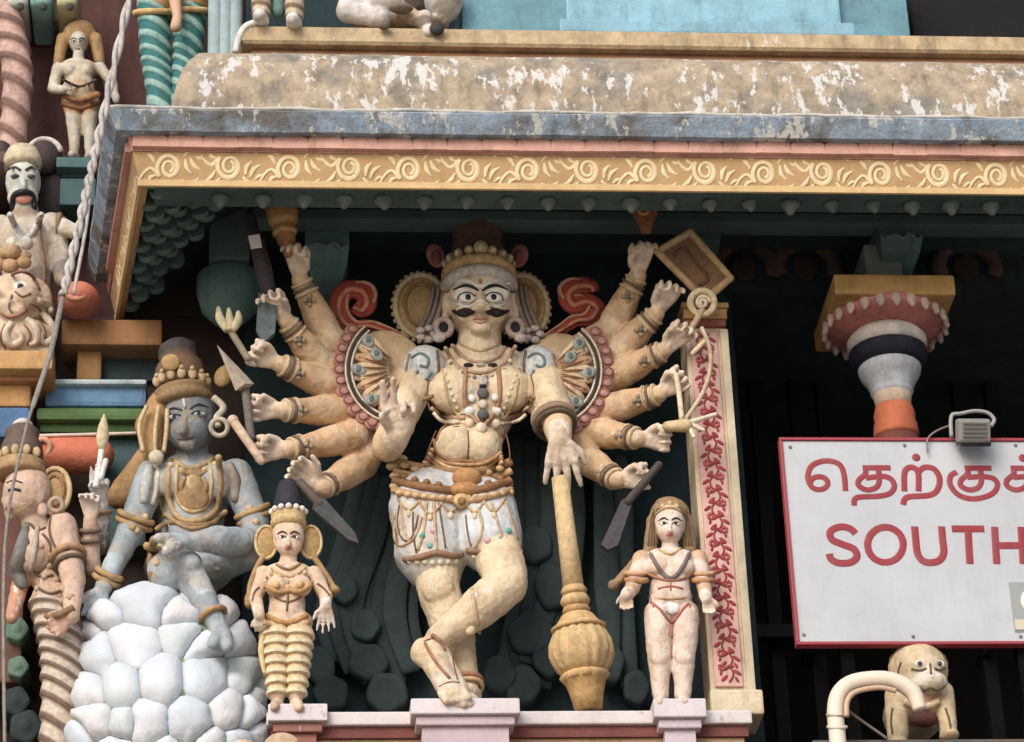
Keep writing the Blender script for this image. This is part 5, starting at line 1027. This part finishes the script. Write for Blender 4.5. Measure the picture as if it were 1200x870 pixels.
# small standing figure on a teal plinth
ys = .52
sf = thing('small_standing_statue', V(90, 184, ys), 'small pale long-haired standing statue on a teal plinth against the maroon wall', 'statue')
B = Skin(C(190, 184, 166)); B.ell(V(92, 50, ys), (12*m, 13*m, 16*m)); B.cap(V(92, 62, ys), V(92, 72, ys), 7*m, 8*m); B.ell(V(92, 82, ys), (26*m, 16*m, 15*m)); B.ell(V(83, 84, ys-.035), 9*m); B.ell(V(102, 84, ys-.035), 9*m); B.cap(V(93, 92, ys), V(94, 112, ys), 18*m, 20*m); B.ell(V(94, 118, ys), (24*m, 18*m, 16*m), C(186, 140, 96))
for s in (-1, 1): B.cap(V(95+s*11, 122, ys), V(96+s*9, 150, ys), 12*m, 9*m); B.cap(V(96+s*9, 150, ys), V(96+s*9, 176, ys), 9*m, 6.5*m); B.cap(V(96+s*9, 184, ys), V(96+s*12, 181, ys-.06), 7*m, 5*m)
B.cap(V(68, 80, ys), V(62, 104, ys-.01), 8*m, 7*m); B.cap(V(62, 104, ys-.01), V(74, 106, ys-.08), 7*m, 5*m); hand(B, V(74, 105, ys-.08), UP*.6+RT*.6, -FW, .06, 'loose', 1)
B.cap(V(117, 80, ys), V(132, 98, ys), 8*m, 7*m); B.cap(V(132, 98, ys), V(136, 118, ys-.03), 7*m, 5*m)
_, bv = B.build('body', sf, vox=.005, smooth=3)
face(sf, bv, 91, 49, 11, lip=C(120, 70, 60)); H = Skin(C(170, 132, 76)); H.ell(V(93, 42, ys+.03), (22*m, 18*m, 22*m))
for s in (-1, 1): H.cap(V(93+s*19, 46, ys+.02), V(93+s*24, 72, ys+.02), 9*m, 7*m); H.cap(V(93+s*24, 72, ys+.02), V(93+s*34, 105, ys+.03), 6*m, 4*m)
H.build('hair', sf, vox=.006, smooth=3, mat='ornament_paint')
q = G(C(176, 116, 64)); draw(q, bv, [(74, 112), (94, 118), (114, 111)], .014); draw(q, bv, [(74, 121), (94, 128), (114, 120)], .012, C(150, 92, 50)); draw(q, bv, [(75, 94), (93, 102), (112, 94)], .006, C(90, 76, 66)); add('belt', q, 'ornament_paint', sf)
pt = thing('teal_plinth', V(90, 235, .6), 'stepped teal plinth under the small long-haired statue', 'plinth')
for k, (x0_, x1_, t, b_, y) in enumerate(((66, 112, 184, 196, .42), (72, 108, 197, 208, .47), (70, 112, 209, 240, .46))): mould('plinth_step', x0_, x1_, t, b_, y, (C(70, 110, 112), C(46, 74, 78), C(64, 100, 104))[k], .006, par=pt, depth=YU-.002)
# twisted pink leg at the edge, striped green legs above the eave
pk = thing('pink_draped_statue', V(10, 200, .5), 'statue in twisted pink drapery at the edge of the maroon wall', 'statue')
q = G(); ridged(q, [(-2, -120, .5), (4, 0, .5), (20, 90, .5), (12, 190, .52)], 24, 18, 11, 13, C(196, 156, 142), C(130, 94, 84), .12); add('drapery', q, 'ornament_paint', pk)
q = G(C(176, 140, 120)); q.cap(V(20, 195, .5), V(22, 188, .4), 12*m, 9*m); q.box((V(-30, 200, .5).x, .35, Z(215, .5, 10)), (V(40, 200, .5).x, YU-.003, Z(200, .5, 10)), C(90, 70, 66)); add('base', q, 'ornament_paint', pk)
gl = thing('green_legged_statue', V(200, 262, .2), 'statue with teal and white spiral-striped leggings standing behind the eave corner', 'statue')
yg2 = .2
for pts in ([(180, -10, yg2), (182, 60, yg2), (188, 125, yg2), (192, 262, yg2)], [(224, -10, yg2), (220, 60, yg2), (214, 125, yg2), (208, 262, yg2)]): q = G(); ridged(q, pts, 22, 14, 13, 12, C(28, 112, 112), C(136, 180, 172), .07, N=130); add('striped_legging', q, 'ornament_paint', gl)
B = Skin(C(206, 150, 66)); B.ell(V(200, -30, yg2), (46*m, 34*m, 40*m)); B.cap(V(184, -20, yg2), V(184, 4, yg2), 25*m, 25*m); B.cap(V(222, -20, yg2), V(222, 4, yg2), 25*m, 25*m); B.cap(V(200, -60, yg2), V(200, -170, yg2), 40*m, 55*m); B.ell(V(200, -230, yg2), (34*m, 34*m, 42*m)); B.build('gold_tunic', gl, vox=.01, smooth=3)
q = G(C(214, 176, 100)); q.ring(V(182, 16, yg2), UP, .085, .014); q.ring(V(223, 14, yg2), UP, .085, .014); pieces('hem', q, 'ornament_paint', gl)
q = G(C(206, 162, 132)); q.cap(V(203, -12, yg2-.1), V(208, 20, yg2-.12), 9*m, 6*m); q.cap(V(208, 20, yg2-.12), V(206, 32, yg2-.15), 6*m, 7*m); add('child_leg', q, 'statue_paint', gl)
# fragments of the tier above
for px, col, lab in ((22, C(196, 200, 190), 'pale square foot block at the top of the maroon wall'), (49, C(120, 176, 172), 'turquoise rounded foot block at the top of the maroon wall'), (80, C(196, 190, 140), 'yellowish rounded foot block at the top of the maroon wall')):
    q = G(col); c = V(px, 2, .5); q.box((c.x-.045, .42, c.z-.07), (c.x+.045, YU-.003, c.z+.10), bev=.025); b = thing('foot_block', c, lab, 'block'); add('block', q, 'wall_paint', b); q = G(C(70, 70, 66)); q.ell(V(px+2, 8, .41), (.016, .012, .02)); add('toe_mark', q, 'wall_paint', b)
# rope and pole
rp = thing('white_rope', V(72, 352, -.1), 'twisted whitish rope hanging past the blue eave corner down to the orange scroll', 'rope')
path = bez([tuple(V(160, -40, -.86)), tuple(V(120, 140, -.86)), tuple(V(98, 240, -.86)), tuple(V(74, 345, -.86))], 40)
for k in range(2):
    P = []
    for i, p in enumerate(path): t = i*.42+k*math.pi; P.append(Vector(p)+Vector((.009*math.cos(t), .009*math.sin(t), 0)))
    q = G(C(190, 184, 178)); q.tube(P, .0098, n=7); add('strand', q, 'ornament_paint', rp)
q = G(C(196, 188, 180)); P = bez([tuple(V(108, 205, -.85)), tuple(V(100, 270, -.85)), tuple(V(86, 345, -.85))], 10); q.tube(P, .007, n=7); add('loose_end', q, 'ornament_paint', rp)
q = G(C(140, 134, 126)); q.tube([V(p[0], p[1], -.85) for p in bez([(74, 345), (60, 410), (44, 460), (30, 505), (10, 600), (4, 700), (6, 900)], 8)], [.010]*20+[.006]*29, n=7, flat=((0, 1, 0), .5)); add('tail', q, 'ornament_paint', rp)
# ================================================================== right side: sign, lamp, lion, pipe
yS = -.36
sg = thing('direction_sign', V(1060, 760, yS), 'white sign board with red border and red Tamil and English lettering', 'sign')
p0 = V(915, 514, yS); p1 = V(931, 755, yS); xs0 = (p0.x+p1.x)/2-.0; zt, zb2 = Z(514, yS, 1050), Z(756, yS, 1050); xs1 = V(1500, 640, yS).x
add('board', G(C(178, 183, 190)).box((xs0+.012, yS, zb2+.012), (xs1-.012, yS+.03, zt-.012), bev=.003), 'sign_paint', sg, smooth=False)
for lo, hi in (((xs0, zt-.0115), (xs1, zt)), ((xs0, zb2), (xs1, zb2+.0115)), ((xs0, zb2+.012), (xs0+.0115, zt-.012)), ((xs1-.0115, zb2+.012), (xs1, zt-.012))): add('border', G(C(160, 44, 62)).box((lo[0], yS-.008, lo[1]), (hi[0], yS+.034, hi[1]), bev=.002), 'plain_paint', sg, smooth=False)
for x in (xs0+.35, xs0+1.1): add('support_arm', G(C(60, 58, 56)).box((x-.02, yS+.031, zt-.25), (x+.02, YN+.9, zt-.21)), 'plain_paint', sg, smooth=False)
for px, py_ in ((926, 524), (1060, 522), (1190, 522), (942, 744), (1070, 746), (1196, 746)): p = V(px, py_, yS-.002); q = G(C(120, 112, 108)); q.ell(p, (.007, .004, .007), n=10, m=6); add('screw', q, 'sign_paint', sg)
def Q(p): return V(930+p[0]/4.444, 520+p[1]/4.444, yS-.0012)
RD = C(150, 36, 48)
def letter(nm, strokes, r):
    g = G(RD)
    for st_, smooth in strokes:
        P = [Q(p) for p in (bez(st_, 6) if smooth else st_)]
        g.tube(P, r*M, n=8, flat=((0, 1, 0), .1))
    add(nm, g, 'sign_paint', sg, smooth=False)
def circ(cx, cy, rx, ry, n=26): return [(cx+rx*math.cos(t), cy-ry*math.sin(t)) for t in np.linspace(0, 2*math.pi, n)]
KA = lambda dx: [([(890+dx, 128), (1030+dx, 128)], 0), ([(906+dx, 128), (905+dx, 160), (872+dx, 190), (872+dx, 220), (915+dx, 241), (962+dx, 228), (978+dx, 190), (972+dx, 130)], 1)]
letter('letter', [(circ(132, 206, 46, 34), 0), ([(84, 212), (74, 170), (96, 115), (165, 90), (235, 106), (262, 160), (270, 246)], 1)], 3.3)
letter('letter', [([(360, 126), (505, 126)], 0), ([(374, 126), (373, 160), (340, 190), (340, 220), (383, 241), (430, 228), (446, 190), (440, 130)], 1), ([(376, 180), (460, 170), (508, 186), (524, 225), (500, 260), (440, 274), (350, 278), (318, 290), (315, 322)], 1)], 3.3)
letter('letter', [([(577, 248), (577, 155), (598, 126), (630, 128), (650, 160), (650, 248)], 1), ([(650, 150), (680, 124), (730, 132), (760, 180), (750, 238), (710, 268), (610, 276), (580, 288), (570, 318)], 1), ([(637, 72), (639, 73)], 0)], 3.5)
letter('letter', KA(0)+[([(905, 176), (980, 172), (1040, 182), (1062, 218), (1030, 264), (940, 288), (860, 268), (816, 215), (818, 168), (850, 148)], 1)], 3.3)
letter('letter', KA(240)+[([(1145, 176), (1220, 172), (1280, 185), (1294, 222), (1268, 242)], 1), ([(1192, 75), (1194, 76)], 0)], 3.3)
q = G(RD); q.ell(Q((638, 72)), (4.8*M, .0025, 4.8*M)); add('letter_dot', q, 'plain_paint', sg); q = G(RD); q.ell(Q((1193, 75)), (4.8*M, .0025, 4.8*M)); add('letter_dot', q, 'plain_paint', sg)
letter('letter', [([(322, 468), (292, 442), (240, 434), (192, 458), (200, 500), (255, 525), (312, 548), (330, 588), (298, 618), (238, 622), (196, 602), (186, 574)], 1)], 4.2)
letter('letter', [(circ(478, 527, 93, 92), 0)], 4.2)
letter('letter', [([(630, 432), (636, 500), (645, 570), (672, 610), (716, 620), (762, 606), (782, 565), (776, 500), (770, 432)], 1)], 4.2)
letter('letter', [([(824, 444), (992, 444)], 0), ([(908, 446), (918, 626)], 0)], 4.2)
letter('letter', [([(1046, 434), (1058, 626)], 0), ([(1184, 434), (1196, 626)], 0), ([(1050, 531), (1190, 531)], 0)], 4.2)
x0_, x1_ = V(1184, 700, yS).x, V(1275, 700, yS).x
pn = add('inset_panel', G(C(146, 150, 150)).box((x0_, yS-.004, Z(741, yS, 1190)), (x1_, yS+.002, Z(683, yS, 1190))), 'plain_paint', sg, smooth=False)
add('panel_strip', G(C(196, 184, 160)).box((x0_+.003, yS-.008, Z(739, yS, 1190)), (x1_-.003, yS-.0045, Z(727, yS, 1190))), 'plain_paint', pn, smooth=False)
q = G(C(206, 204, 200)); q.ell(V(1210, 705, yS-.005), (.045, .006, .05)); add('panel_mark', q, 'plain_paint', pn)
fl = thing('floodlight', V(1140, 515, yS-.04), 'small grey floodlight clamped on the top edge of the sign', 'floodlight')
c = V(1140, 505, yS-.07); R_ = Matrix.Rotation(RAD(28), 3, 'X')
add('housing', G(C(140, 138, 136)).box(c-Vector((.062, .035, .045)), c+Vector((.062, .035, .045)), bev=.012, rot=R_), 'plain_paint', fl, smooth=False)
c2 = c+R_@Vector((0, -.012, -.05)); add('lens', G(C(24, 25, 27)).box(c2-Vector((.058, .04, .008)), c2+Vector((.058, .04, .008)), bev=.003, rot=R_), 'plain_paint', fl, smooth=False)
for k in range(4): c3 = c+R_@Vector((0, -.037, -.02+k*.016)); add('cooling_fin', G(C(110, 108, 106)).box(c3-Vector((.045, .004, .003)), c3+Vector((.045, .004, .003)), rot=R_), 'plain_paint', fl, smooth=False)
q = G(C(150, 148, 146)); q.tube([V(p[0], p[1], yS-.05) for p in bez([(1115, 512), (1115, 488), (1126, 485), (1142, 482), (1157, 484), (1165, 492), (1161, 500)], 6)], 2.4*M, n=8); add('bracket', q, 'plain_paint', fl)
q = G(C(130, 112, 108)); q.tube([V(p[0], p[1], yS-.02) for p in bez([(1116, 498), (1098, 505), (1087, 515), (1087, 530)], 5)], .004, n=6); add('cable', q, 'plain_paint', fl)
# sill, lion, bent pipe
sill = add('sill', G(C(96, 88, 82)).box((xNR+.10, -.42, zB), (xR, YN-.022, Z(866, -.42, 1080)), bev=.01), 'wall_paint', tower, smooth=False); zS = Z(866, -.42, 1080)
ly = -.30
ln = thing('lion_statue', V(1080, 864, ly), 'small ochre lion statue with white muzzle crouching under the sign', 'lion statue')
OC = C(204, 180, 138); B = Skin(OC); m = M
B.ell(V(1076, 786, ly), (33*m, 29*m, 32*m)); B.ell(V(1090, 800, ly-.07), (19*m, 14*m, 12*m), C(206, 196, 178)); B.ell(V(1078, 802, ly-.075), (10*m, 8*m, 7*m), C(206, 196, 178)); B.ell(V(1101, 800, ly-.075), (9*m, 8*m, 7*m), C(206, 196, 178)); B.cap(V(1088, 778, ly-.07), V(1091, 796, ly-.095), 5*m, 7*m, C(204, 190, 166)); B.ell(V(1090, 812, ly-.05), (10*m, 9*m, 6*m), C(160, 110, 84))
for s in (-1, 1): B.ell(V(1076+s*26, 774, ly+.02), (8*m, 6*m, 9*m))
B.ell(V(1074, 820, ly+.03), (34*m, 30*m, 28*m)); B.ell(V(1072, 835, ly+.2), (34*m, 60*m, 30*m)); B.cap(V(1052, 815, ly+.02), V(1052, 866, ly-.0), 15*m, 11*m); B.cap(V(1104, 812, ly+.0), V(1111, 858, ly-.02), 13*m, 10*m); B.ell(V(1052, 872, ly-.03), (12*m, 15*m, 8*m)); B.ell(V(1112, 862, ly-.05), (11*m, 15*m, 8*m))
_, bv = B.build('body', ln, vox=.0055, smooth=3)
for px, py_ in ((1078, 778), (1101, 778)): q = G(C(206, 200, 186)); q.ell(hit(bv, px, py_, 0), (.019, .004, .013)); e = add('eye', q, 'plain_paint', ln); q = G(C(56, 58, 62)); q.ell(hit(bv, px, py_, .003), (.011, .003, .010), n=10, m=6); add('pupil', q, 'plain_paint', e)
q = G(C(110, 84, 58))
for pts in ([(1068, 784), (1078, 786), (1086, 783)], [(1095, 783), (1102, 786), (1108, 783)], [(1072, 806), (1084, 810), (1090, 805), (1098, 810), (1108, 804)], [(1056, 776), (1052, 790), (1058, 804)], [(1046, 830), (1044, 845), (1046, 860)], [(1108, 830), (1112, 842), (1114, 854)], [(1090, 778), (1091, 790)]): draw(q, bv, pts, .004, sm=3)
pieces('painted_line', q, 'ornament_paint', ln)
q = G(C(90, 44, 36)); q.ell(V(1083, 843, ly-.04), (.052, .03, .03)); add('dark_red_underside', q, 'ornament_paint', ln)  # dark red lump between the front legs
q = G(C(206, 178, 130)); draw(q, bv, [(1060, 822), (1080, 830), (1100, 822)], .014); add('collar', q, 'ornament_paint', ln)
q = G(C(150, 120, 80))
for t in np.linspace(.4, 2.8, 9): q.ell(V(1077+30*math.cos(t), 788-28*math.sin(t), ly+.02), (.022, .02, .026), n=10, m=6)
pieces('mane_tuft', q, 'ornament_paint', ln)
pp = thing('bent_pipe', V(985, 900, -.52), 'cream bent pipe curving in front of the lion statue', 'pipe')
q = G(C(222, 206, 184)); P = bez([(985, 905), (981, 860), (979, 832), (984, 812), (1000, 800), (1030, 796), (1052, 800), (1070, 812), (1078, 832)], 7); q.tube([V(p[0], p[1], -.52) for p in P], [.030]*(len(P)-8)+list(np.linspace(.030, .024, 8)), n=14); add('pipe', q, 'plain_paint', pp)
q = G(C(196, 160, 126)); P = bez([(992, 840), (993, 822), (1003, 811), (1030, 806), (1050, 810)], 7); q.tube([V(p[0], p[1], -.545) for p in P], .010, n=8); add('inner_brown_strip', q, 'plain_paint', pp)  # brown strip along the inner lower side of the pipe
q = G(C(150, 136, 120)); q.ring(V(979.5, 838, -.52), UP, .031, .005); q.ring(V(981, 852, -.52), UP, .032, .006, C(206, 190, 170)); pieces('joint', q, 'plain_paint', pp)
add('foot', G(C(120, 108, 100)).box((V(985, 905, -.52).x-.06, -.58, zB), (V(985, 905, -.52).x+.06, -.46, V(985, 905, -.52).z), bev=.01), 'wall_paint', pp, smooth=False)
q = G(C(120, 112, 106)); q.tube([V(p[0], p[1], -.44) for p in bez([(990, 830), (1010, 845), (1040, 866)], 5)], .005, n=6); tag(add('thin_wire', q, 'plain_paint'), 'thin slack wire running from the bent pipe to the sill', 'wire')
# ================================================================== on the ledge above the eave
ls = thing('banded_leg_statue', V(320, 28, -.16), 'cream statue legs with banded cloth and white feet on the upper ledge', 'statue')
yu = -.2
for px, py_ in ((306, 20), (345, 24)): q = G(); ridged(q, [(px, -120, yu), (px, -40, yu), (px, py_, yu)], 17, 11, 9, 2, C(196, 178, 146), C(130, 104, 78), .10); add('leg', q, 'ornament_paint', ls); q = G(C(222, 218, 210)); q.cap(V(px, py_+6, yu), V(px-2, py_-2, yu-.1), 10*M, 8*M); add('foot', q, 'ornament_paint', ls)
q = G(C(90, 130, 122)); q.cap(V(326, -60, yu+.02), V(326, 14, yu+.02), 9*M, 8*M); add('sash', q, 'ornament_paint', ls)
ws = thing('crouching_white_statue', V(470, 30, -.18), 'weathered white crouching statue with folded knees on the upper ledge', 'statue')
WH = C(206, 200, 196); B = Skin(WH); B.ell(V(470, -20, -.1), (60*M, .16, 36*M)); B.cap(V(420, -14, -.16), V(408, 14, -.2), 20*M, 15*M); B.cap(V(408, 14, -.2), V(446, 22, -.22), 14*M, 12*M); B.cap(V(446, 22, -.22), V(438, 0, -.2), 12*M, 11*M); B.ell(V(450, 6, -.2), (26*M, .08, 18*M)); B.ell(V(520, 0, -.18), (24*M, .12, 28*M)); B.cap(V(498, 20, -.22), V(502, 38, -.24), 9*M, 8*M); B.cap(V(478, 16, -.2), V(494, 28, -.22), 11*M, 9*M, C(130, 112, 100)); B.cap(V(470, -20, -.1), V(470, -120, -.06), 40*M, 46*M); B.ell(V(470, -170, -.06), (30*M, 30*M, 36*M)); B.ell(V(470, 30, -.14), (60*M, .1, 8*M), C(176, 150, 116))
B.build('body', ws, vox=.008, smooth=3)
q = G(C(120, 100, 86)); q.ell(V(470, 10, -.27), (.05, .03, .02)); q.ell(V(450, 30, -.27), (.025, .02, .02)); q.ell(V(512, 34, -.27), (.03, .02, .03), C(60, 54, 56)); pieces('dark_fold', q, 'ornament_paint', ws)
cl = thing('pale_blue_column', V(264, 60, -.05), 'pale blue weathered fluted column end beside the banded statue legs', 'column')
for k in range(3): q = G(C(150, 174, 180)); c = V(252+k*12, 30, -.02); q.cap(Vector((c.x, .0, zl1-.2)), Vector((c.x, .0, zl1+.6)), .03, .03, n=12); add('flute', q, 'wall_paint', cl)
q = G(C(226, 222, 216)); q.tube([V(p[0], p[1], -.24) for p in bez([(276, 62), (280, 44), (290, 30), (314, 24)], 5)], .014, n=7); add('white_edge', q, 'wall_paint', cl)
# ================================================================== dark leafy drapery carved on the niche wall
lf = thing('carved_leaf_drapery', V(540, 833, .3), 'dark slate-green carved drapery and lobed leaves on the wall behind the legs', 'relief')
yL = .30; cA, cB = C(56, 74, 76), C(48, 65, 67)
def lobe(px, py_, rx, ry, y=yL, col=cA, a=0):       # flat scalloped plate with a rounded edge
    c = V(px, py_, y); q = G(col); rs = []
    for f, dy in ((1.0, .05), (1.0, .0), (.93, -.010), (.8, -.014), (.55, -.010), (.2, -.010)): rs.append([c+Vector((math.cos(t)*rx*M*f*1.1*(1+.045*math.cos(5*t+a)), dy, math.sin(t)*ry*M*1.2*f*(1+.045*math.cos(5*t+a)))) for t in np.linspace(2*math.pi, 0, 30, endpoint=False)])
    q.rings(rs); add('leaf_lobe', q, 'relief_paint', lf)
def fold(pts, r, y=yL, col=cB):
    q = G(col); P = bez(pts, 7); n_ = len(P); q.tube([V(p[0], p[1], y) for p in P], list(np.interp(np.linspace(0, 1, n_), np.linspace(0, 1, len(r)), [k*M for k in r])), n=10, flat=((0, 1, 0), .16)); add('drapery_fold', q, 'relief_paint', lf)
for i, (x0_, x1_, x2_) in enumerate(((398, 384, 392), (416, 396, 414), (432, 412, 436), (446, 430, 452), (458, 448, 466), (470, 462, 482), (480, 476, 492))):
    fold([(x0_+26-i, 548+i*5), (x0_+8, 630), (x1_, 715), (x2_, 812-abs(i-3)*12)], [8, 12, 15, 11], y=yL+.03-.012*(i % 3), col=(cA, cB, C(52, 70, 72))[i % 3])
for i, (x0_, x1_, x2_) in enumerate(((606, 612, 588), (622, 628, 602), (640, 644, 618), (656, 654, 634), (670, 664, 650), (704, 712, 716), (726, 728, 738))):
    fold([(x0_, 510+i*4), (x0_+4, 600), (x1_, 690), (x2_, 806-(i % 3)*14)], [8, 13, 16, 11], y=yL+.03-.012*(i % 3), col=(cA, cB, C(52, 70, 72))[i % 3])
for k_, a_ in enumerate(((428, 733, 16, 17), (432, 776, 21, 19), (454, 812, 22, 21), (628, 638, 18, 20), (648, 688, 19, 24), (622, 742, 24, 22), (612, 802, 20, 20), (586, 790, 17, 20), (644, 770, 18, 20), (376, 780, 15, 20), (388, 812, 18, 18), (300, 806, 12, 24), (715, 776, 15, 22), (746, 806, 14, 18), (404, 690, 14, 16))): lobe(*a_, y=yL-.012-.006*(k_ % 3), col=(C(52, 72, 73), cB, C(50, 69, 70))[k_ % 3], a=k_)
for px, py_, r, lab in ((20, 738, 13, 'pale green leaf boss near the hip of the profile statue'), (21, 782, 12, 'pale green leaf boss lower down beside the wrapped skirt'), (18, 822, 16, 'dark leaf boss under the pale green ones'), (30, 852, 18, 'large dark leaf boss close to the wrapped skirt')): q = G(C(96, 130, 112) if r < 14 else C(44, 58, 58)); q.rings([[V(px, py_, .2)+Vector((math.cos(t)*r*M*f*(1+.06*math.cos(5*t)), dy, math.sin(t)*r*M*1.1*f*(1+.06*math.cos(5*t)))) for t in np.linspace(2*math.pi, 0, 30, endpoint=False)] for f, dy in ((1, .2), (1, 0), (.9, -.012), (.6, -.006), (.3, -.016), (.1, -.018))]); tag(add('leaf_boss', q, 'relief_paint'), lab, 'leaf boss', 'leaf bosses in the shadow')
for px, py_, r, lab in ((330, 876, 22, 'cream domed finial of the tier below, under the crowned attendant'), (284, 880, 18, 'cream curled finial of the tier below, beside the boulders')):
    t_ = thing('finial', V(px, py_+30, -.33), lab, 'finial'); B = Skin(C(206, 176, 136)); B.ell(V(px, py_+6, -.33), (r*M, r*M*.8, r*M)); B.ell(V(px+r*.8, py_+10, -.33), (r*M*.5, r*M*.5, r*M*.5)); B.ell(V(px-r*.8, py_+10, -.33), (r*M*.5, r*M*.5, r*M*.5)); B.box(V(px-r, py_, -.33).to_tuple()[:1]+(-.4, zB), V(px+r, py_, -.33).to_tuple()[:1]+(-.26, V(px, py_+16, -.33).z)); B.build('dome', t_, vox=.007, smooth=3)
